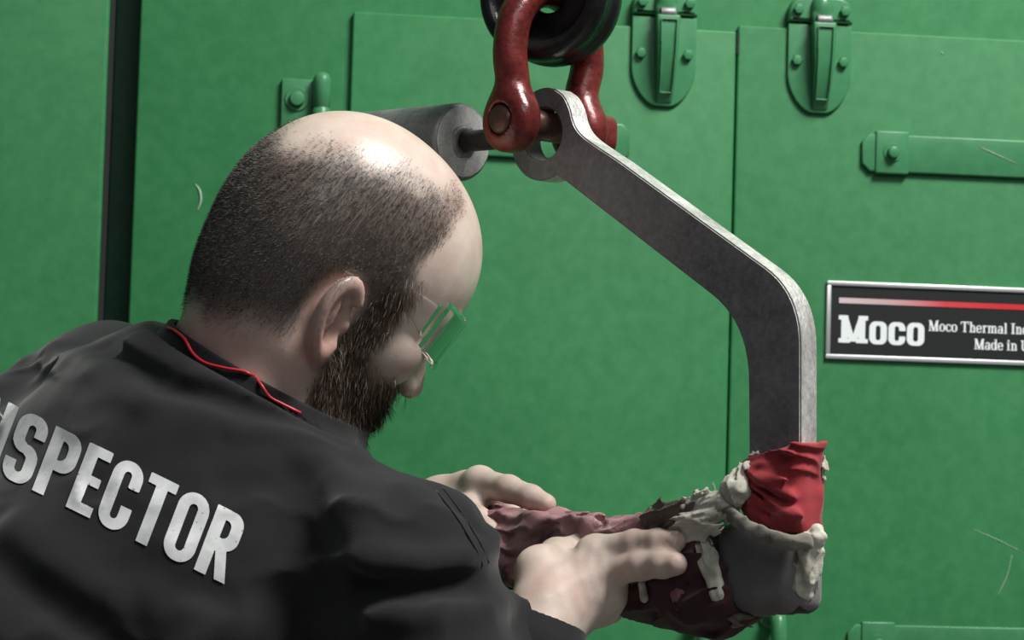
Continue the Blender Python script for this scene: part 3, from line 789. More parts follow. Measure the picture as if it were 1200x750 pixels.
def crease(q, sc, seed, warp=0.006):
    """long soft folds: ridged noise stretched by sc, 0..1"""
    w = q + np.outer(vnoise(q*40, seed), np.array([warp, -0.7*warp, 0.9*warp], F32))
    return 1-np.abs(vnoise(w*np.asarray(sc, F32), seed+3))*1.6
def seg_fold(p, lines):
    """ridge height from fold lines [(points, width, amp)]"""
    d = np.zeros(len(p))
    for pts, w, a in lines:
        d += a*np.exp(-(d_poly(p, pts)/w)**2)
    return d
# the red rag round the upright
BS = (HL(877, 560)[0]+HL(937, 560)[0])/2; BW = (HL(937, 560)[0]-HL(877, 560)[0])/2
def HQ(px, py, t=0.012): 
    c = HL(px, py, t); return np.array([c[0], t, c[1]])
def bar_hole(q, pad=0.0006):
    return np.minimum(s_box(q, (BS, -TH/2, 0.0), (BW+pad, TH/2+pad, 0.40)), s_box(q, ((HL(560, 650)[0]+HL(938, 650)[0])/2, -TH/2, HL(700, 660)[1]), ((HL(938, 650)[0]-HL(560, 650)[0])/2+pad, TH/2+pad, (HL(700, 622)[1]-HL(700, 700)[1])/2+pad)))
def red_rag(q):
    zt = HL(930, 517)[1] + 0.30*(q[:, 0]-BS-BW)*(q[:, 0] < BS+BW); zb = HL(910, 622)[1]
    n = 0.0022*vnoise(q*np.array([35, 35, 60]), 5)
    zc = (zt+zb)/2
    half = (zt-zb)/2
    side = s_box(np.stack([q[:, 0], q[:, 1], np.zeros(len(q))], 1), (BS, -TH/2, 0), (BW+0.0065, TH/2+0.0065, 1), 0.010)
    # soft folds that run diagonally round the bar
    fl_ = seg_fold(q, [
        ([HQ(872, 555), HQ(905, 575), HQ(960, 592)], 0.0055, 0.006),
        ([HQ(880, 580), HQ(915, 600), HQ(958, 604)], 0.005, 0.006),
        ([HQ(878, 545), HQ(910, 533), HQ(956, 524)], 0.005, 0.004),
        ([HQ(890, 560), HQ(925, 562), HQ(960, 572)], 0.004, 0.005),
        ([HQ(878, 598), HQ(900, 612), HQ(950, 606)], 0.006, 0.007)])
    qr = np.stack([q[:, 0]+0.5*q[:, 2], q[:, 1], q[:, 2]+0.25*q[:, 0]], 1)
    gr = 0.0032*crease(qr, (22, 30, 95), 60) - 0.0015
    d = np.maximum(side - fl_ - n - gr, np.abs(q[:, 2]-zc)-half + 0.002*vnoise(q*70, 4))
    return smax(d, -bar_hole(q), 0.001)*0.65
c0 = np.array([BS, -TH/2, HL(910, 570)[1]])
def hook_mesh(name, f, lo, hi, h, m, parent=None):
    V, F = surf(f, lo, hi, h); V[:, 1] *= -1; F = F[:, ::-1]
    o = mesh_obj(name, V, F, m); hook_frame(o)
    if parent is not None: child(o, parent)
    return o
o = hook_mesh('red_rag', red_rag, c0-np.array([0.06, 0.05, 0.06]), c0+np.array([0.06, 0.06, 0.06]), 0.0013, M_ragred)
props(o, 'bright red cotton rag wound round the upright of the hook', 'rag')

# cream rag behind and below the red one: frayed edge, left flap, tie band and tail
ZB = HL(905, 622)[1]
def ragged(d, q, a=0.004, sc=130, seed=2): return d + a*vnoise(q*sc, seed) + 0.5*a*vnoise(q*sc*2.3, seed+1)
def cream(q):
    core = s_box(q, (BS, -TH/2, (HL(930, 530)[1]+HL(930, 640)[1])/2), (BW+0.0005, TH/2+0.0035, (HL(930, 530)[1]-HL(930, 640)[1])/2), 0.006)
    flap = smin(s_cone(q, HQ(874, 550, 0.010), HQ(864, 572, 0.012), 0.0055, 0.0105), s_cone(q, HQ(864, 572, 0.012), HQ(857, 590, 0.010), 0.0105, 0.006), 0.006)
    d = smin(core, flap, 0.004)
    for px, py, r in ((959, 536, .0035), (961, 548, .0045), (960, 560, .004), (960, 598, .0035), (957, 620, .0045), (960, 631, .005), (950, 636, .008), (948, 648, .008), (947, 660, .008), (946, 672, .0078), (944, 684, .0075), (938, 693, .007), (928, 698, .005)):
        d = smin(d, s_sph(q, HQ(px, py, -0.020 if py < 612 else -0.003), r), 0.005)
    d = ragged(d, q, 0.0016, 150, 2) - 0.0034*crease(np.stack([q[:, 0]+0.35*q[:, 2], q[:, 1], q[:, 2]], 1), (120, 120, 32), 70, 0.008)+0.0018
    d = np.maximum(d, -(red_rag(q)/0.65-0.0004))
    return smax(d, -bar_hole(q), 0.001)*0.6
o = hook_mesh('cream_rag', cream, c0-np.array([0.08, 0.06, 0.12]), c0+np.array([0.075, 0.06, 0.07]), 0.0013, M_ragcream)
cream_root = o
props(o, 'frayed cream cotton rag under the red one on the upright', 'rag')
band = spline([HQ(848, 596, 0.016), HQ(868, 612, 0.023), HQ(895, 628, 0.022), HQ(925, 636, 0.019), HQ(948, 634, 0.008)], 8)
FLZ = np.array([1, 1, 0.5], F32)
V, F = surf(lambda q: (np.minimum.reduce([s_cone(q*FLZ, a*FLZ, b*FLZ, 0.0026, 0.0026) for a, b in zip(band[:-1:2], band[2::2])]) - 0.0010*crease(q, (30, 60, 160), 110)+0.0006*vnoise(q*160, 8))*0.7, c0-np.array([0.09, 0.03, 0.08]), c0+np.array([0.08, 0.08, 0.03]), 0.0013)
V[:, 1] *= -1; F = F[:, ::-1]
o = mesh_obj('tie_band', V, F, M_ragtie); hook_frame(o); child(o, cream_root)

# the grey pad wrapped round the corner
pc = np.array([(HL(838, 668)[0]+HL(944, 668)[0])/2, -TH/2, (HL(880, 618)[1]+HL(880, 717)[1])/2])
def pad_f(q):
    d = s_box(q, pc, ((HL(944, 668)[0]-HL(838, 668)[0])/2, TH/2+0.008, (HL(880, 612)[1]-HL(880, 719)[1])/2), 0.016)
    cut = s_sph(q, pc + np.array([-0.012, 0, 0.065]), 0.118)     # rounded lower corner
    d = smax(d, cut, 0.01) + 0.0012*vnoise(q*40, 6) - 0.003*np.exp(-((q[:, 0]-pc[0])/0.02)**2)
    return smax(d, -bar_hole(q), 0.001)*0.75
o = hook_mesh('felt_pad', pad_f, pc-np.array([0.07, 0.05, 0.07]), pc+np.array([0.07, 0.05, 0.07]), 0.0016, M_pad)
props(o, 'dark grey pad wrapped round the lower corner of the hook', 'pad')

# maroon rag round the lower arm
A0 = HQ(566, 640, -TH/2); A1 = HQ(838, 662, -TH/2)
def maroon(q):
    t = np.clip((q[:, 0]-A0[0])/(A1[0]-A0[0]), 0, 1)
    zc = A0[2]+(A1[2]-A0[2])*t
    hh = 0.033 - 0.002*t; ht = 0.027 + 0.002*np.sin(t*9)
    k = np.stack([(q[:, 1]+TH/2)/ht, (q[:, 2]-zc)/hh], 1)
    rad = (np.sum(np.abs(k)**2.6, axis=1))**(1/2.6)
    d = (rad-1)*0.029
    qr = np.stack([q[:, 0]+0.45*q[:, 2], q[:, 1], q[:, 2]-0.35*q[:, 0]], 1)
    d = d - 0.0058*crease(qr, (20, 45, 62), 80, 0.009) - 0.0024*crease(qr, (50, 60, 130), 90) + 0.0042
    d -= seg_fold(q, [([HQ(575, 606, 0.016), HQ(610, 600, 0.02), HQ(660, 604, 0.018), HQ(700, 612, 0.016)], 0.007, 0.007),
                      ([HQ(602, 640, 0.018), HQ(615, 618, 0.02), HQ(645, 610, 0.02)], 0.006, 0.008),
                      ([HQ(690, 606, 0.012), HQ(740, 604, 0.012), HQ(775, 606, 0.012)], 0.006, 0.004),
                      ([HQ(572, 612, 0.012), HQ(585, 640, 0.016), HQ(600, 670, 0.016)], 0.008, 0.008)])
    d = np.maximum(d, np.abs(q[:, 0]-(A0[0]+A1[0])/2)-(A1[0]-A0[0])/2 + 0.004*vnoise(q*60, 14))
    return smax(d, -bar_hole(q), 0.001)*0.6
o = hook_mesh('maroon_rag', maroon, A0-np.array([0.03, 0.07, 0.06]), A1+np.array([0.03, 0.07, 0.06]), 0.0014, M_ragmar)
props(o, 'crumpled maroon rag wound along the lower arm of the hook under both hands', 'rag')

# darker maroon rag below, near the corner
D0 = HQ(742, 684, 0.004); D1 = HQ(838, 700, 0.006)
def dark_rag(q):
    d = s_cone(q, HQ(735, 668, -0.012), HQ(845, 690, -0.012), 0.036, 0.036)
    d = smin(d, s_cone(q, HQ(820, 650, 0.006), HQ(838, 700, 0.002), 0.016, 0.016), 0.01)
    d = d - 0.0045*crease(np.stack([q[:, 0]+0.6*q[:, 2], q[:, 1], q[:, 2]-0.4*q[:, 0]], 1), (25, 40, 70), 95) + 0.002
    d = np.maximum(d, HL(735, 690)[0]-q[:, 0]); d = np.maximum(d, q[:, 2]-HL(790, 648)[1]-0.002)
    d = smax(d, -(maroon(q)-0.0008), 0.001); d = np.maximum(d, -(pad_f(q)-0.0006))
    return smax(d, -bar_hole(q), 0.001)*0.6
o = hook_mesh('dark_maroon_rag', dark_rag, D0-np.array([0.04, 0.08, 0.06]), D1+np.array([0.05, 0.06, 0.08]), 0.0016, M_ragdark)
props(o, 'dark maroon rag sagging below the index and middle finger', 'rag')
# pale strips on it
FL3 = np.array([1, 1.5, 1], F32)
def blob(pts, radii, amp, seed, name, m, label=None, cat=None, h=0.0013, parent=None):
    pts = [np.asarray(p) for p in pts]
    def f(q):
        d = np.full(len(q), 1e3)
        for i in range(len(pts)-1):
            d = smin(d, s_cone(q*FL3, pts[i]*FL3, pts[i+1]*FL3, radii[i], radii[i+1]), 0.004)
        w = q
        dr = nrm(pts[-1]-pts[0]); sd = np.array([-dr[2], 0, dr[0]])
        cr = np.stack([w @ dr, q[:, 1], w @ sd], 1)
        d = d - amp*1.7*crease(cr, (32, 70, 150), seed+4, 0.006) - amp*0.5*crease(cr, (90, 90, 300), seed+6, 0.003) + amp*1.0 + amp*0.25*vnoise(q*170, seed+3)
        return d*0.45
    P_ = np.array(pts); R_ = max(radii)+0.012
    V, F = surf(f, P_.min(0)-R_, P_.max(0)+R_, h*0.8, 2.0); V[:, 1] *= -1; F = F[:, ::-1]
    o = mesh_obj(name, V, F, m); hook_frame(o)
    if parent is not None: child(o, parent)
    if label: props(o, label, cat)
    return o
blob([HQ(797, 620, 0.014), HQ(815, 607, 0.016), HQ(836, 600, 0.016), HQ(853, 601, 0.015)], [0.0105, 0.0150, 0.0140, 0.007], 0.0048, 31, 'cream_flap', M_ragcream, 'cream cloth flap knotted between the fingertips and the red rag', 'rag')
blob([HQ(764, 612, 0.018), HQ(786, 601, 0.018), HQ(812, 594, 0.016)], [0.008, 0.011, 0.009], 0.004, 36, 'brown_rag', M_ragbrown, 'stained brown rag corner above the index fingertip', 'rag')
blob([HQ(826, 640, 0.014), HQ(829, 662, 0.015), HQ(837, 690, 0.014), HQ(842, 702, 0.013)], [0.007, 0.009, 0.007, 0.005], 0.002, 41, 'cream_strip', M_ragcream, 'upright cream cloth strip between the dark maroon rag and the grey pad', 'rag')
blob([HQ(780, 686, 0.018), HQ(798, 700, 0.018), HQ(815, 706, 0.018)], [0.006, 0.008, 0.004], 0.003, 46, 'maroon_tuft', M_ragmar, 'small reddish cloth tuft under the middle fingertip', 'rag')
blob([HQ(848, 716, 0.0), HQ(862, 722, 0.002), HQ(876, 722, 0.0)], [0.004, 0.0055, 0.005], 0.004, 51, 'frayed_end', M_ragbrown, 'frayed brown cloth end hanging below the grey pad', 'rag')
blob([HQ(752, 686, 0.022), HQ(755, 700, 0.021)], [0.004, 0.004], 0.001, 56, 'pale_strip', M_ragcream, 'small pale cloth strip below the ring finger', 'rag')

# ================================================================== THE INSPECTOR
# head frame: x = his right, y = the way he faces, z = crown
HA = math.radians(35); HP = math.radians(31)
f0 = np.array([math.cos(HA), math.sin(HA), 0]); hx0 = np.array([math.sin(HA), -math.cos(HA), 0])
hf0 = f0*math.cos(HP) - HZ*math.sin(HP); hu0 = HZ*math.cos(HP) + f0*math.sin(HP)
TILT = math.radians(17)                    # crown leans a little towards the viewer
hx = hx0*math.cos(TILT) - hu0*math.sin(TILT); hu = hu0*math.cos(TILT) + hx0*math.sin(TILT); hf = hf0
HC = P(397, 312, 1.92)
HS = 1.02                                   # head scale
def to_head(p):
    q = (p-HC)/HS
    return np.stack([q @ hx, q @ hf, q @ hu], 1)
def from_head(v): 
    v = np.atleast_2d(v)*HS
    return HC + v[:, :1]*hx + v[:, 1:2]*hf + v[:, 2:3]*hu
def ear(q):
    """right ear in head space, q mirrored to x>0"""
    c = np.array([0.0765, -0.016, -0.038])
    e = q - c
    # ear plane swings out at the back
    a = math.radians(26); ca, sa = math.cos(a), math.sin(a)
    out = e[:, 0]*ca + e[:, 1]*sa; fw = -e[:, 0]*sa + e[:, 1]*ca; up_ = e[:, 2]
    tl = math.radians(-20); f2 = fw*math.cos(tl) - up_*math.sin(tl); u2 = fw*math.sin(tl) + up_*math.cos(tl)
    w = 0.0185 + 0.0035*np.clip(u2/0.03, -1.2, 1)
    r = np.sqrt((f2/w)**2 + (u2/0.0335)**2)
    dr = (r-1)*0.019
    hel = np.sqrt((dr+0.003)**2 + (out-0.008)**2) - 0.0042
    hel = np.where((f2 > 0.010) & (u2 < 0.012), 0.02, hel)
    bowl = smax(s_ell(np.stack([f2, u2, out], 1), (0, 0, 0.002), (0.0185, 0.0320, 0.0055)), -s_ell(np.stack([f2, u2, out], 1), (0.004, -0.004, 0.010), (0.0095, 0.0135, 0.0085)), 0.003)
    anti = s_ell(np.stack([f2, u2, out], 1), (-0.0055, 0.004, 0.007), (0.0038, 0.017, 0.004))
    tr = s_ell(np.stack([f2, u2, out], 1), (0.0135, -0.004, 0.005), (0.0045, 0.0075, 0.005))
    lobe = s_ell(np.stack([f2, u2, out], 1), (0.004, -0.029, 0.004), (0.0095, 0.010, 0.0048))
    root = s_ell(np.stack([f2, u2, out], 1), (0.006, -0.002, -0.006), (0.012, 0.024, 0.010))
    d = smin(bowl, hel, 0.003); d = smin(d, anti, 0.003); d = smin(d, tr, 0.003); d = smin(d, lobe, 0.005)
    return smin(d, root, 0.006)
def head_local(q):
    m = q.copy(); m[:, 0] = np.abs(m[:, 0])
    d = s_ell(q, (0, -0.010, 0.030), (0.0775, 0.096, 0.085))
    d = smin(d, s_ell(q, (0, 0.028, 0.026), (0.068, 0.070, 0.072)), 0.03)
    d = smin(d, s_ell(q, (0, -0.048, -0.012), (0.066, 0.053, 0.062)), 0.03)
    d = smin(d, s_ell(q, (0, 0.030, -0.035), (0.067, 0.062, 0.070)), 0.025)
    d = smin(d, s_ell(q, (0, 0.026, -0.086), (0.060, 0.058, 0.042)), 0.02)
    d = smin(d, s_sph(m, (0.050, -0.004, -0.074), 0.022), 0.02)
    d = smin(d, s_ell(q, (0, 0.070, -0.108), (0.028, 0.022, 0.022)), 0.02)
    d = smin(d, s_sph(m, (0.047, 0.056, -0.028), 0.019), 0.025)
    d = smin(d, s_cone(m, (0.0, 0.088, 0.008), (0.040, 0.076, 0.012), 0.013, 0.011), 0.012)
    d = smax(d, -s_ell(m, (0.031, 0.103, -0.010), (0.017, 0.016, 0.011)), 0.010)
    d = smin(d, s_sph(m, (0.031, 0.0795, -0.009), 0.0125), 0.003)
    d = smin(d, s_cone(q, (0, 0.090, -0.002), (0, 0.110, -0.038), 0.008, 0.0105), 0.010)
    d = smin(d, s_sph(m, (0.0120, 0.101, -0.041), 0.0080), 0.006)
    d = smin(d, s_cone(m, (0, 0.097, -0.066), (0.020, 0.088, -0.068), 0.0065, 0.004), 0.006)
    d = smin(d, s_cone(m, (0, 0.096, -0.077), (0.018, 0.088, -0.075), 0.007, 0.004), 0.006)
    d = smax(d, -s_cone(m, (0, 0.104, -0.0715), (0.022, 0.093, -0.0715), 0.0022, 0.0014), 0.003)
    near = (m[:, 0] > 0.045) & (np.abs(q[:, 1]) < 0.07) & (np.abs(q[:, 2]+0.03) < 0.08)
    if near.any():
        e = np.full(len(q), 1e3); e[near] = ear(m[near])
        d = np.where(near, smin(d, e, 0.005), d)
    return d
# neck and trunk landmarks
NB = P(300, 466, 1.945)                   # middle of the neckline
NAX = nrm(np.array([0.44, 0.20, 0.87]))   # neck axis
CAX = nrm(np.array([0.46, -0.08, 0.88]))  # the shirt opening faces a little towards the viewer
SKB = from_head([(0, -0.030, -0.050)])[0]
SR = P(468, 672, 1.80); SL = P(130, 480, 2.10)
EL = P(575, 985, 1.70); WR = P(634, 742, 1.832)
ELL = P(330, 760, 2.30); WL_ = P(512, 612, 2.065)
UPT = nrm(np.array([0.30, 0.30, 0.90])); RT = nrm(SR-SL); FT = nrm(np.cross(UPT, RT)); UPT = np.cross(RT, FT)
PEL = NB - np.array([0.10, 0.06, 0.62])
def to_trunk(p):
    q = p-NB; return np.stack([q @ RT, q @ FT, q @ UPT], 1)

# ---- hands: joint chains in room space  (px, py, depth)
def J(*a): return [P(*t) for t in a]
HANDS = {}
R_w = P(640, 722, 1.834)
def finger(p, chain, radii, k=0.004):
    d = np.full(len(p), 1e3)
    for a, b, ra, rb in zip(chain[:-1], chain[1:], radii[:-1], radii[1:]):
        d = smin(d, s_cone(p, a, b, ra, rb), k)
    return d
RF = {
 'index': (J((698, 646, 1.856), (744, 636, 1.834), (772, 634, 1.818), (793, 634, 1.808)), (0.0112, 0.0096, 0.0090, 0.0080)),
 'middle': (J((711, 671, 1.846), (752, 663, 1.818), (777, 661, 1.804), (792, 661, 1.796)), (0.0116, 0.0104, 0.0100, 0.0088)),
 'ring': (J((714, 694, 1.850), (734, 697, 1.862), (742, 688, 1.880), (740, 679, 1.890)), (0.0120, 0.0098, 0.0090, 0.0080)),
 'little': (J((704, 714, 1.862), (716, 716, 1.880), (722, 706, 1.896), (720, 697, 1.904)), (0.0112, 0.0086, 0.0080, 0.0070)),
 'thumb': (J((632, 668, 1.850), (652, 650, 1.876), (680, 642, 1.893), (700, 640, 1.902)), (0.0150, 0.0125, 0.0105, 0.0088)),
}
LF = {
 'index': (J((562, 566, 2.010), (596, 573, 1.978), (622, 583, 1.962), (640, 591, 1.952)), (0.0125, 0.0108, 0.0098, 0.0085)),
 'middle': (J((548, 574, 2.035), (584, 584, 2.035), (606, 604, 2.030), (614, 620, 2.022)), (0.0125, 0.0105, 0.0095, 0.0085)),
 'ring': (J((540, 592, 2.045), (572, 600, 2.048), (592, 618, 2.042), (600, 634, 2.034)), (0.0122, 0.0100, 0.0090, 0.0080)),
 'little': (J((536, 610, 2.045), (562, 618, 2.046), (578, 632, 2.042), (584, 644, 2.036)), (0.0112, 0.0088, 0.0082, 0.0072)),
 'thumb': (J((532, 606, 2.020), (548, 600, 1.990), (560, 610, 1.968), (574, 622, 1.955)), (0.0150, 0.0128, 0.0108, 0.0092)),
}
def hand(p, F_, wrist, fore, rw, tend):
    d = s_cone(p, fore, wrist, rw*1.12, rw)
    palm = np.full(len(p), 1e3)
    for n in ('index', 'middle', 'ring', 'little'):
        m = F_[n][0][0]
        st = wrist*0.80 + m*0.20
        palm = smin(palm, s_cone(p, st, m, 0.0165, F_[n][1][0]+0.0008), 0.018)
    palm = smin(palm, s_cone(p, wrist, F_['thumb'][0][0], 0.019, 0.0165), 0.014)
    d = smin(d, palm, 0.016)
    for n in F_:
        ch, rr = F_[n]
        fg = finger(p, ch, rr)
        # knuckle and joint swelling
        for jn, j_ in enumerate(ch[:-1]): fg = smin(fg, s_sph(p, j_, rr[jn]*0.985), 0.003)
        d = smin(d, fg, 0.007 if n != 'thumb' else 0.012)
    return d - tend(p)
# tendons and loose skin over the right knuckles
_hb = lambda p: hand(p, RF, R_w, R_w + nrm(P(600, 900, 1.75)-R_w)*0.1, 0.0275, lambda y: 0.0)
cre = []
for pts, w, a in [([(684, 636), (676, 655), (682, 678), (692, 700)], .0022, .0012), ([(696, 640), (690, 660), (696, 684), (704, 704)], .0022, .0013),
                  ([(672, 640), (664, 664), (668, 690), (682, 716)], .0026, .0010), ([(652, 668), (658, 694), (668, 722)], .0028, .0009), ([(706, 650), (704, 672), (710, 696)], .0022, .0012),
                  ([(640, 640), (664, 634), (690, 636)], .0035, .0012), ([(640, 700), (676, 678), (708, 670)], .0040, .0014), ([(640, 680), (668, 658), (695, 645)], .0040, .0014)]:
    L_ = [trace(_hb, *q_) for q_ in pts]; L_ = [q_ for q_ in L_ if q_ is not None]
    if len(L_) > 1: cre.append((L_, w, a))
for n_, js in (('index', (1, 2)), ('middle', (1, 2))):        # skin creases over the finger joints
    for k_ in js:
        c_ = RF[n_][0][k_]; px_ = 600 + FPX*((c_-CAM) @ CR)/((c_-CAM) @ d0); py_ = 375 - FPX*((c_-CAM) @ CU)/((c_-CAM) @ d0)
        for o_ in (-3, 2):
            L_ = [trace(_hb, px_+o_, py_+y_) for y_ in (-9, 0, 9)]; L_ = [q_ for q_ in L_ if q_ is not None]
            if len(L_) > 1: cre.append((L_, .0012, -.0007))
def tendR(p):
    d = 0.0
    for pts, w, a in cre: d = d + a*np.exp(-(d_poly(p, pts)/(w*1.6))**2)
    return d
R_fore = WR + nrm(EL-WR)*0.10; L_fore = WL_ + nrm(ELL-WL_)*0.10
L_w = P(518, 600, 2.05)
def gate(p, c, r, f):
    """evaluate f only near c"""
    dist = np.linalg.norm(p-c, axis=1)-r
    out = np.maximum(dist, 0.03)
    m = dist < 0.02
    if m.any(): out[m] = f(p[m])
    return out
RHC = (R_w+P(740, 670, 1.85))/2; LHC = P(570, 595, 2.02)
def trunk(p, off=0.0):
    q = to_trunk(p)
    d = s_ell(q, (0.0, 0.015, -0.21), (0.185+off, 0.130+off, 0.26+off))
    d = smin(d, s_ell(q, (0.0, -0.035, -0.12), (0.16+off, 0.085+off, 0.15+off)), 0.05)         # shoulder blades
    d = smin(d, s_cone(p, NB-NAX*0.060, SR, 0.044+off, 0.060+off), 0.05)
    d = smin(d, s_cone(p, NB-NAX*0.035, SL, 0.050+off, 0.060+off), 0.05)
    d = smin(d, s_cone(p, SL, P(-40, 560, 2.02), 0.058+off, 0.06+off), 0.04)
    d = smin(d, s_cone(p, NB - NAX*0.30, PEL, 0.150+off, 0.165+off), 0.08)
    return d
def arms(p, off=0.0):
    d = smin(s_cone(p, SR, EL, 0.060+off, 0.047+off), s_cone(p, EL, WR, 0.046+off, 0.030+off*0.5), 0.02)
    e = smin(s_cone(p, SL, ELL, 0.060+off, 0.047+off), s_cone(p, ELL, WL_, 0.046+off, 0.030+off*0.5), 0.02)
    return np.minimum(d, e)
def core(p):
    h = head_local(to_head(p))*HS
    nk = s_cone(p, SKB, NB - NAX*0.03, 0.062, 0.066)
    nk = smin(nk, s_cone(p, SKB + hf*0.03 - hu*0.01, NB - NAX*0.03 + hf*0.01, 0.050, 0.060), 0.03)
    return smin(smin(h, nk, 0.022), smin(trunk(p, -0.016), arms(p, -0.010), 0.03), 0.03)
def body(p):
    h = head_local(to_head(p))*HS
    nk = s_cone(p, SKB, NB - NAX*0.03, 0.062, 0.066)
    nk = smin(nk, s_cone(p, SKB + hf*0.03 - hu*0.01, NB - NAX*0.03 + hf*0.01, 0.050, 0.060), 0.03)
    d = smin(h, nk, 0.022)
    t = smin(trunk(p, -0.016), arms(p, -0.010), 0.03)
    d = smin(d, t, 0.03)
    d = smin(d, gate(p, RHC, 0.12, lambda x: hand(x, RF, R_w, R_fore, 0.0275, tendR)), 0.006)
    d = smin(d, gate(p, LHC, 0.12, lambda x: hand(x, LF, L_w, L_fore, 0.0275, lambda y: 0.0)), 0.006)
    return d

person = empty('person', (float(PEL[0]), float(PEL[1]), 0.0)); bpy.context.view_layer.update()
lo = np.array([-0.62, 1.45, 1.00]); hi = np.array([0.26, 2.50, 1.86])
V, F = surf(body, lo, hi, 0.0026)
# --- skin zones read from the anatomy
q = to_head(V)
rad_ok = (s_ell(q, (0, 0, 0), (0.12, 0.14, 0.15)) < 0)
nz = vnoise(q*42, 71)*0.5 + vnoise(q*90, 72)*0.3
def sstep(a, b, x): t = np.clip((x-a)/(b-a), 0, 1); return t*t*(3-2*t)
x_, y_, z_ = np.abs(q[:, 0]), q[:, 1], q[:, 2]
# buzzed horseshoe: below the bald crown, behind the temples, fading out down the nape
top = np.interp(y_, [-.115, -.09, -.04, .01, .045, .065], [.035, .056, .080, .090, .084, .06])
hair = sstep(0.016, -0.022, z_-top+nz*0.014)
front = np.interp(z_, [-0.03, 0.0, 0.04, 0.08], [0.022, 0.018, 0.016, 0.028])
hair *= sstep(0.008, -0.008, y_-front+nz*0.006)
nape = -0.092 + 0.55*np.clip(y_+0.085, 0, 0.08)
hair *= sstep(-0.020, 0.022, z_-nape+nz*0.012)
earm = np.clip(1-s_ell(np.stack([x_, y_, z_], 1), (0.082, -0.014, -0.038), (0.020, 0.024, 0.036))/0.006, 0, 1)
hair *= 1-earm
# beard: sideburn, jaw, chin, moustache
bz = -0.052 + 0.030*sstep(0.05, 0.01, y_)
beard = sstep(0.010, -0.010, z_-bz+nz*0.010)*sstep(-0.006, 0.008, y_-0.004+0.35*(z_+0.06)+nz*0.006)
side = sstep(0.006, -0.006, np.abs(y_-0.022)-0.012)*sstep(0.03, 0.0, z_)*sstep(-0.07, -0.05, z_)*(x_ > 0.05)
beard = np.maximum(beard, side)*(1-earm)
under = sstep(-0.150, -0.120, z_)
beard *= under
beard[~rad_ok & (z_ > -0.10)] = 0; hair[~rad_ok] = 0
beard[np.linalg.norm(V-HC, axis=1) > 0.19] = 0
ruddy = np.clip(0.25+0.5*vnoise(V*28, 75)+0.35*vnoise(V*70, 76), 0, 1)*0.6
neckz = sstep(-0.02, -0.10, z_)*(np.linalg.norm(V-HC, axis=1) < 0.24)*sstep(0.03, -0.02, y_)
ruddy = np.clip(ruddy + 0.45*neckz + 0.5*earm*rad_ok, 0, 1)
for k_ in (RF, LF):
    for n_ in k_:
        for j_ in k_[n_][0][1:]: ruddy = np.maximum(ruddy, 0.75*np.exp(-(np.linalg.norm(V-j_, axis=1)/0.012)**2))
bo = mesh_obj('body', V, F, None)
ca = bo.data.color_attributes.new('zones', 'FLOAT_COLOR', 'POINT')
ca.data.foreach_set('color', np.stack([hair, beard, ruddy, np.ones(len(V))], 1).astype(np.float32).ravel())
M_skin = mat('skin', (0.6, 0.42, 0.35), 0.42, 0, 0.5)
at_ = nd(M_skin, 'ShaderNodeAttribute', attribute_name='zones'); sp = nd(M_skin, 'ShaderNodeSeparateColor'); lk(M_skin, at_.outputs['Color'], sp.inputs[0])
sn = noise(M_skin, 55, 5, 0.6, geo_pos(M_skin)); sn2 = noise(M_skin, 260, 5, 0.7, geo_pos(M_skin), 0.8)
c = ramp(M_skin, [(0.3, (0.55, 0.445, 0.375)), (0.7, (0.65, 0.555, 0.485))], sn.outputs[0]).outputs[0]
c = mixc(M_skin, sp.outputs[2], c, (0.50, 0.300, 0.25))
hm = nd(M_skin, 'ShaderNodeMath', operation='MULTIPLY'); lk(M_skin, sp.outputs[0], hm.inputs[0]); hm.inputs[1].default_value = 0.80
c = mixc(M_skin, hm.outputs[0], c, (0.070, 0.056, 0.048))
hm2 = nd(M_skin, 'ShaderNodeMath', operation='MULTIPLY'); lk(M_skin, sp.outputs[1], hm2.inputs[0]); hm2.inputs[1].default_value = 0.72
c = mixc(M_skin, hm2.outputs[0], c, (0.055, 0.035, 0.024))
lk(M_skin, c, bsdf(M_skin).inputs['Base Color'])
sz = nd(M_skin, 'ShaderNodeSeparateXYZ'); lk(M_skin, geo_pos(M_skin), sz.inputs[0])
mr_ = nd(M_skin, 'ShaderNodeMapRange'); mr_.inputs[1].default_value = 1.50; mr_.inputs[2].default_value = 1.56; mr_.inputs[3].default_value = 0.58; mr_.inputs[4].default_value = 0.38
lk(M_skin, sz.outputs[2], mr_.inputs[0]); lk(M_skin, mr_.outputs[0], bsdf(M_skin).inputs['Roughness'])
bsdf(M_skin).inputs['Subsurface Weight'].default_value = 0.12
bsdf(M_skin).inputs['Subsurface Radius'].default_value = (0.008, 0.003, 0.0015)
bsdf(M_skin).inputs['Subsurface Scale'].default_value = 0.6
bump(M_skin, sn2.outputs[0], 0.22, 0.0009)
bo.data.materials.append(M_skin)
child(bo, person)
body_bvh = BVHTree.FromPolygons([Vector(v) for v in V], F.tolist())
props(person, 'bald bearded person in black INSPECTOR shirt bending over the wrapped hook', 'person')

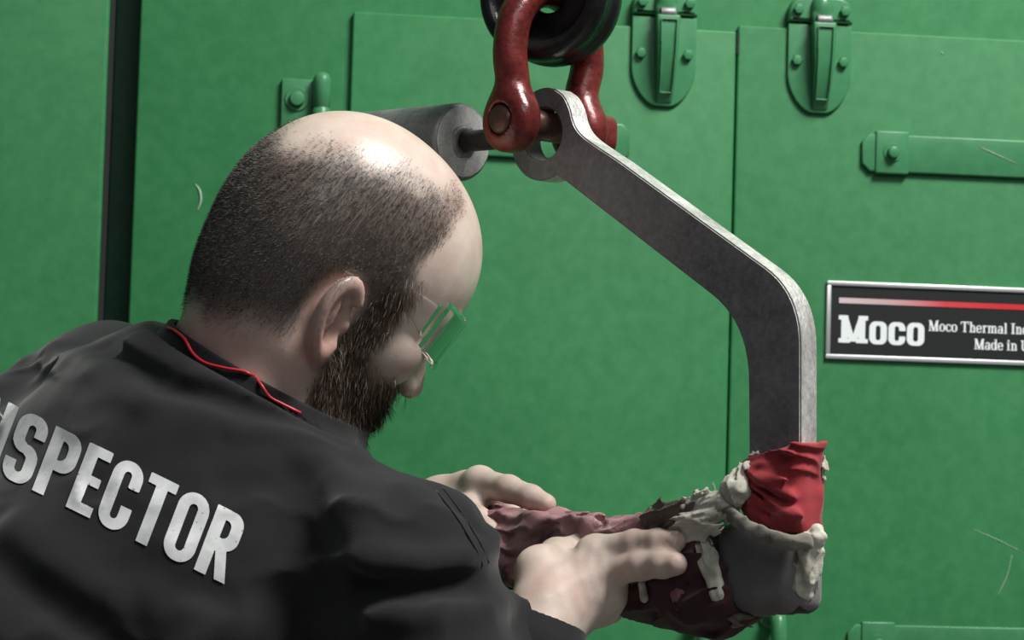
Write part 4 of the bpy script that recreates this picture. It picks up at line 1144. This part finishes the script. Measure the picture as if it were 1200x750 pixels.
# ---- short hair and beard strands
def strands(name, mask, n, length, width, m, seed, lean, wild):
    r = np.random.default_rng(seed)
    A = V[F[:, 0]]; B_ = V[F[:, 1]]; C_ = V[F[:, 2]]; D_ = V[F[:, 3]]
    ar = np.linalg.norm(np.cross(C_-A, D_-B_), axis=1)*0.5
    wgt = ar*mask[F].mean(1)**1.3
    idx = r.choice(len(F), n, p=wgt/wgt.sum())
    u, v = r.random((2, n, 1))
    base = (A[idx]*(1-u)+B_[idx]*u)*(1-v) + (D_[idx]*(1-u)+C_[idx]*u)*v
    nn = np.cross(C_-A, D_-B_)[idx]; nn /= np.linalg.norm(nn, axis=1)[:, None]+1e-12
    if np.mean(np.sum(nn*(base-HC), axis=1)) < 0: nn = -nn
    dr = nn + lean + wild*r.normal(size=(n, 3)); dr /= np.linalg.norm(dr, axis=1)[:, None]
    L = length*(0.6+0.8*r.random((n, 1)))
    sd = np.cross(dr, r.normal(size=(n, 3))); sd /= np.linalg.norm(sd, axis=1)[:, None]
    dr2 = dr + lean*0.6; dr2 /= np.linalg.norm(dr2, axis=1)[:, None]
    p0 = base-nn*0.0006; p1 = base+dr*L*0.55; p2 = p1+dr2*L*0.45
    VV = np.stack([p0-sd*width/2, p0+sd*width/2, p1+sd*width*0.4, p1-sd*width*0.4, p2], 1).reshape(-1, 3)
    b5 = np.arange(n)[:, None]*5
    T = np.concatenate([b5+np.array([[0, 1, 2]]), b5+np.array([[0, 2, 3]]), b5+np.array([[3, 2, 4]])])
    o = mesh_obj(name, VV, T, m); child(o, person); o['kind'] = 'stuff'
    return o
def hair_mat(name, a, b):
    m = mat(name, a, 0.5, 0, 0.4)
    n = noise(m, 400, 2, 0.5, geo_pos(m))
    lk(m, ramp(m, [(0.35, a), (0.62, b)], n.outputs[0]).outputs[0], bsdf(m).inputs['Base Color']); return m
M_hair = hair_mat('buzzed_hair', (0.030, 0.025, 0.022), (0.100, 0.085, 0.074))
M_beard = hair_mat('brown_beard', (0.028, 0.017, 0.011), (0.105, 0.064, 0.038))
strands('buzzed_hair', hair, 60000, 0.0032, 0.00026, M_hair, 5, (-hu*0.7-hf*0.35), 0.16)
strands('beard', beard, 22000, 0.0130, 0.00034, M_beard, 6, (-hu*0.9+hf*0.1), 0.25)

# ---- fingernails
M_nail = mat('fingernail', (0.70, 0.55, 0.47), 0.3)
for n_, up_v in (('index', (nrm(CAM-RF['index'][0][3])*0.9 + HZ*0.25 + HE*0.2)),):
    ch = RF[n_][0]; rr = RF[n_][1]
    ax = nrm(ch[3]-ch[2]); upv = nrm(up_v - ax*np.dot(up_v, ax)); sd = np.cross(ax, upv)
    Vn = []; nu, nv = 9, 7
    for i in range(nu):
        for j in range(nv):
            t = (i/(nu-1)-0.5); a = (j/(nv-1)-0.5)*1.7
            w = math.sqrt(max(0.02, 1-(2*t)**4))
            rad_ = rr[3]*1.07
            Vn.append(ch[3] + ax*(0.0005+t*0.0105) + rad_*(math.cos(a*w)*upv + math.sin(a*w)*sd) - upv*0.0006*(2*t)**2)
    Fn = [(i*nv+j, (i+1)*nv+j, (i+1)*nv+j+1, i*nv+j+1) for i in range(nu-1) for j in range(nv-1)]
    child(mesh_obj('fingernail', Vn, Fn, M_nail), person)

# ---- black shirt with folds
def shirt_base(p):
    t = trunk(p, 0.004)
    d = smin(t, arms(p, 0.006), 0.035)
    return d
def on_shirt(pts):
    out = []
    for px, py in pts:
        h_ = trace(shirt_base, px, py)
        if h_ is not None: out.append(h_)
    return out
FOLDS = []
for pts, w, a in [
    ([(150, 400), (230, 440), (320, 462), (420, 490)], 0.012, 0.006),
    ([(120, 400), (190, 452), (290, 475), (400, 505)], 0.012, -0.005),
    ([(170, 392), (210, 425), (300, 455), (350, 480)], 0.008, 0.004),
    ([(430, 655), (490, 662), (545, 655), (578, 635)], 0.010, 0.009),
    ([(420, 685), (480, 692), (550, 685), (590, 665)], 0.011, -0.008),
    ([(440, 725), (510, 722), (570, 712), (600, 706)], 0.012, 0.006),
    ([(20, 620), (110, 690), (220, 735), (300, 748)], 0.020, 0.005),
    ([(0, 660), (90, 730), (170, 760)], 0.016, -0.005),
    ([(330, 560), (360, 620), (380, 690)], 0.022, -0.005),
    ([(380, 540), (420, 600), (440, 660)], 0.020, 0.004),
    ([(60, 410), (110, 430), (170, 470)], 0.014, 0.004),
    ([(500, 560), (530, 590), (560, 628)], 0.006, -0.002),
    ]:
    L = on_shirt(pts)
    if len(L) > 1: FOLDS.append((L, w, a))
def shirt(p):
    d = shirt_base(p)
    near = np.abs(d) < 0.05
    if near.any():
        pn = p[near]
        w = 0.0035*vnoise(pn*np.array([9, 9, 14.], F32), 101) + 0.0018*vnoise(pn*26, 102) + 0.0042*(crease(pn, (8, 8, 20), 103, 0.02)-0.5)
        d[near] = d[near] - 1.6*seg_fold(pn, FOLDS) - w
    # neck opening
    h = (p-NB) @ CAX; r_ = np.linalg.norm(p-NB-np.outer(h, CAX), axis=1)
    m_ = np.linalg.norm(p-NB, axis=1) < 0.14
    if m_.any():
        d[m_] = smax(d[m_], -np.maximum(core(p[m_])-0.0025, -h[m_]-0.012), 0.003)
    d = smax(d, h-0.004-0.22*np.maximum(r_-0.07, 0), 0.006)
    # sleeves end at the cuffs
    for W_e, E_e in ((WR, EL), (WL_, ELL)):
        ax = nrm(W_e-E_e); hh = (p-W_e) @ ax
        loc = np.linalg.norm(p-W_e, axis=1) < 0.09
        d = np.where(loc, np.maximum(d, hh-0.004), d)
        d = np.where(loc & (np.linalg.norm(p-W_e-np.outer(hh, ax), axis=1) < 0.0325), np.maximum(d, -(hh+0.03)), d)
    return d*0.85
M_shirt = cloth('black_cotton', (0.0085, 0.0088, 0.0095), (0.0135, 0.0138, 0.0148), 20, 0.9)
Vs, Fs = surf(shirt, np.array([-0.62, 1.42, 1.02]), np.array([0.20, 2.48, 1.68]), 0.0036)
so = mesh_obj('shirt', Vs, Fs, M_shirt); child(so, person); so['label'] = 'black long-sleeved shirt with white lettering across the back'
shirt_bvh = BVHTree.FromPolygons([Vector(v) for v in Vs], Fs.tolist())
# hemmed cuffs
for W_e, E_e in ((WR, EL), (WL_, ELL)):
    ax = nrm(W_e-E_e); c1 = nrm(np.cross(ax, HN)); c2 = np.cross(ax, c1)
    Vk, Fk = lathe([(0.0295, -0.004), (0.0300, 0.0075), (0.0315, 0.0092), (0.0332, 0.0078), (0.0345, -0.004), (0.0362, -0.020), (0.0385, -0.045), (0.0330, -0.05)], 40)
    Vk[:, 2] += 0.0008*np.sin(np.arctan2(Vk[:, 1], Vk[:, 0])*3)
    o = mesh_obj('cuff', Vk, Fk, M_shirt); frame(o, c1, c2, ax, W_e); child(o, so)
# twin-stitched armhole seam
for dx in (0, 7):
    sp_ = [trace(shirt, px+dx, py-dx*0.5) for px, py in [(482, 540), (496, 556), (512, 575), (528, 596), (543, 618), (557, 642), (566, 662)]]
    sp_ = [p_ for p_ in sp_ if p_ is not None]
    if len(sp_) > 2:
        Vk, Fk = tube(spline(sp_, 6), 0.0007, 6); child(mesh_obj('seam', Vk, Fk, M_shirt), so)
# ribbed collar band standing round the neck
def collar(p):
    h = (p-NB) @ CAX; r_ = np.linalg.norm(p-NB-np.outer(h, CAX), axis=1)
    w = np.stack([np.abs(core(p)-0.0042)-0.0020, np.abs(h-0.005)-0.019], 1)+0.0015
    return np.linalg.norm(np.maximum(w, 0), axis=1)+np.minimum(w.max(1), 0)-0.0015
Vc, Fc = surf(collar, NB-0.12, NB+0.12, 0.0016, 4.0)
co = mesh_obj('collar', Vc, Fc, M_shirt); child(co, so)

# lettering across the back, laid on the cloth
M_print = mat('white_print', (0.62, 0.64, 0.64), 0.7, 0, 0.3)
pn_ = noise(M_print, 230, 4, 0.7, geo_pos(M_print)); pn2 = noise(M_print, 45, 3, 0.6, geo_pos(M_print))
pc_ = ramp(M_print, [(0.3, (0.46, 0.48, 0.48)), (0.7, (0.70, 0.71, 0.71))], pn2.outputs[0]).outputs[0]
lk(M_print, mixc(M_print, ramp(M_print, [(0.655, (0, 0, 0)), (0.69, (1, 1, 1))], pn_.outputs[0]).outputs[0], pc_, (0.012, 0.012, 0.013)), bsdf(M_print).inputs['Base Color'])
TR = 0.075
xs = {}; x = 0.0
for i, c_ in enumerate('INSPECTOR'):
    xs[i] = x; x += GC[c_][0]+TR
# the print runs straight across the back; each letter follows the folds under it
UX = (189.0/(xs[8]-xs[3]), 92.0/(xs[8]-xs[3])); UY = (29.0, -75.5)
for i, c_ in enumerate('INSPECTOR'):
    p, Q = flat_glyph(GC[c_][1], GC[c_][0], 1.0, 44)
    out = []
    for X, Y in zip(p[:, 0]+xs[i]-xs[3], p[:, 1]):
        r_ = nrm(ray(38 + X*UX[0] + Y*UY[0], 575 + X*UX[1] + Y*UY[1]))
        hit = shirt_bvh.ray_cast(Vector(CAM), Vector(r_))
        if hit[0] is None:      # past the shoulder's outline: wrap round to the nearest cloth
            hit = shirt_bvh.find_nearest(Vector(CAM + r_*1.98))
        out.append(np.array(hit[0]) + np.array(hit[1])*(0.0009 if np.dot(hit[1], r_) < 0 else -0.0009))
    child(mesh_obj('letter', np.array(out), Q, M_print), so)

# trousers and boots (below the picture, so that he stands on the floor)
KR = np.array([PEL[0]+0.16, PEL[1]+0.02, 0.50]); KL = np.array([PEL[0]+0.02, PEL[1]+0.26, 0.52])
AR_ = np.array([PEL[0]+0.06, PEL[1]-0.05, 0.10]); AL_ = np.array([PEL[0]-0.06, PEL[1]+0.22, 0.10])
HR_ = PEL+np.array([0.07, -0.05, -0.10]); HL_ = PEL+np.array([-0.03, 0.10, -0.10])
def trousers(p):
    d = s_cone(p, PEL+np.array([0, 0, 0.05]), PEL-np.array([0, 0, 0.05]), 0.172, 0.165)
    for h_, k_, a_ in ((HR_, KR, AR_), (HL_, KL, AL_)):
        l = smin(s_cone(p, h_, k_, 0.10, 0.072), s_cone(p, k_, a_, 0.072, 0.058), 0.03); d = smin(d, l, 0.03)
    return np.maximum(d + 0.004*vnoise(p*12, 120), 0.09-p[:, 2])
V2, F2 = surf(trousers, PEL-np.array([0.3, 0.32, PEL[2]]), PEL+np.array([0.36, 0.5, 0.12]), 0.012)
M_jean = cloth('dark_denim', (0.012, 0.016, 0.028), (0.022, 0.027, 0.042), 20, 0.9)
child(mesh_obj('trousers', V2, F2, M_jean), person)
M_boot = mat('black_boot_leather', (0.012, 0.011, 0.010), 0.5)
for a_ in (AR_, AL_):
    toe = a_ + np.array([0.15, 0.10, 0]); toe[2] = 0.045
    def boot(p, a_=a_, toe=toe):
        return np.maximum(smin(s_cone(p, a_+np.array([0, 0, 0.06]), np.array([a_[0], a_[1], 0.05]), 0.052, 0.05), s_cone(p, np.array([a_[0], a_[1], 0.04]), toe, 0.048, 0.045), 0.02), 0.001-p[:, 2])
    V2, F2 = surf(boot, a_-np.array([0.1, 0.1, 0.12]), a_+np.array([0.26, 0.22, 0.15]), 0.008)
    child(mesh_obj('boot', V2, F2, M_boot), person)

# ---- red cord lying on the collar
cpts = []
for px, py in [(196, 384), (204, 387), (216, 397), (226, 414), (240, 425), (262, 431), (274, 433), (285, 435), (292, 438), (298, 441), (306, 451), (316, 465), (330, 473), (344, 480), (352, 484)]:
    r_ = ray(px, py)
    h1 = shirt_bvh.ray_cast(Vector(CAM), Vector(r_)); h2 = body_bvh.ray_cast(Vector(CAM), Vector(r_)); 
    cb = [x[3] for x in (h1, h2) if x[0] is not None]
    t = None
    for _t in np.linspace(1.80, 2.05, 500):
        if collar((CAM+nrm(r_)*_t)[None])[0] < 0: cb.append(_t); break
    cpts.append(CAM + nrm(r_)*(min(cb)-0.0026) if cb else P(px, py, 1.93))
Vt, Ft = tube(spline(cpts, 8), 0.00125, 8)
o = mesh_obj('neck_cord', Vt, Ft, mat('red_cord', (0.55, 0.02, 0.035), 0.4, **{'Emission Strength': 0.0}))
props(o, 'thin bright red cord looped round the back of the neck', 'cord')

# ---- clear safety glasses
gl = empty('safety_glasses', tuple(from_head([(0, 0.09, 0)])[0])); bpy.context.view_layer.update()
M_glass = mat('clear_polycarbonate', (0.95, 0.97, 0.97), 0.06, 0, 0.5, **{'Transmission Weight': 1.0, 'IOR': 1.18})
def shell(ua, ub, va, vb, pos, th, n=16, m_=8):
    Vg = []
    for s in (0, 1):
        for i in range(n+1):
            for j in range(m_+1):
                Vg.append(pos(ua+(ub-ua)*i/n, va+(vb-va)*j/m_, s*th))
    N = (n+1)*(m_+1); Fg = []
    for i in range(n):
        for j in range(m_):
            a = i*(m_+1)+j; b = a+m_+1
            Fg.append((a, b, b+1, a+1)); Fg.append((N+a, N+a+1, N+b+1, N+b))
    for i in range(n):
        for j in (0, m_):
            a = i*(m_+1)+j; b = a+m_+1; Fg.append((a, N+a, N+b, b) if j == 0 else (a, b, N+b, N+a))
    for j in range(m_):
        for i in (0, n):
            a = i*(m_+1)+j; Fg.append((a, a+1, N+a+1, N+a))
    return from_head(np.array(Vg)), Fg
def lens_pos(sgn):
    def f(u, v, t):
        a = u; R = 0.080+t
        return (sgn*R*0.93*math.sin(a), 0.022 + R*1.10*math.cos(a), 0.026 - v*0.044*(1-0.35*(1-min(1, a/0.35))**2*0))
    return f
for s in (1, -1):
    Vg, Fg = shell(0.10, 1.12, 0, 1, lens_pos(s), 0.0018)
    child(mesh_obj('lens', Vg, Fg, M_glass), gl)
    # temple
    def temple(u, v, t, s=s):
        y = 0.057 - u*0.085; x = 0.0695 + 0.0135*min(1, u*1.8) + t
        z = 0.020 - v*(0.022*(1-u)**2+0.006) - 0.020*max(0, u-0.65)*1.5 - 0.010*u
        return (s*x, y, z)
    Vg, Fg = shell(0, 1, 0, 1, temple, 0.0016)
    child(mesh_obj('temple', Vg, Fg, M_glass), gl)
Vb, Fb = tube(from_head(np.array([(-0.010, 0.1095, 0.008), (0, 0.1105, 0.009), (0.010, 0.1095, 0.008)])), 0.0025, 8)
child(mesh_obj('bridge', Vb, Fb, M_glass), gl)
props(gl, 'clear plastic safety glasses on the person, seen from behind the ear', 'glasses')
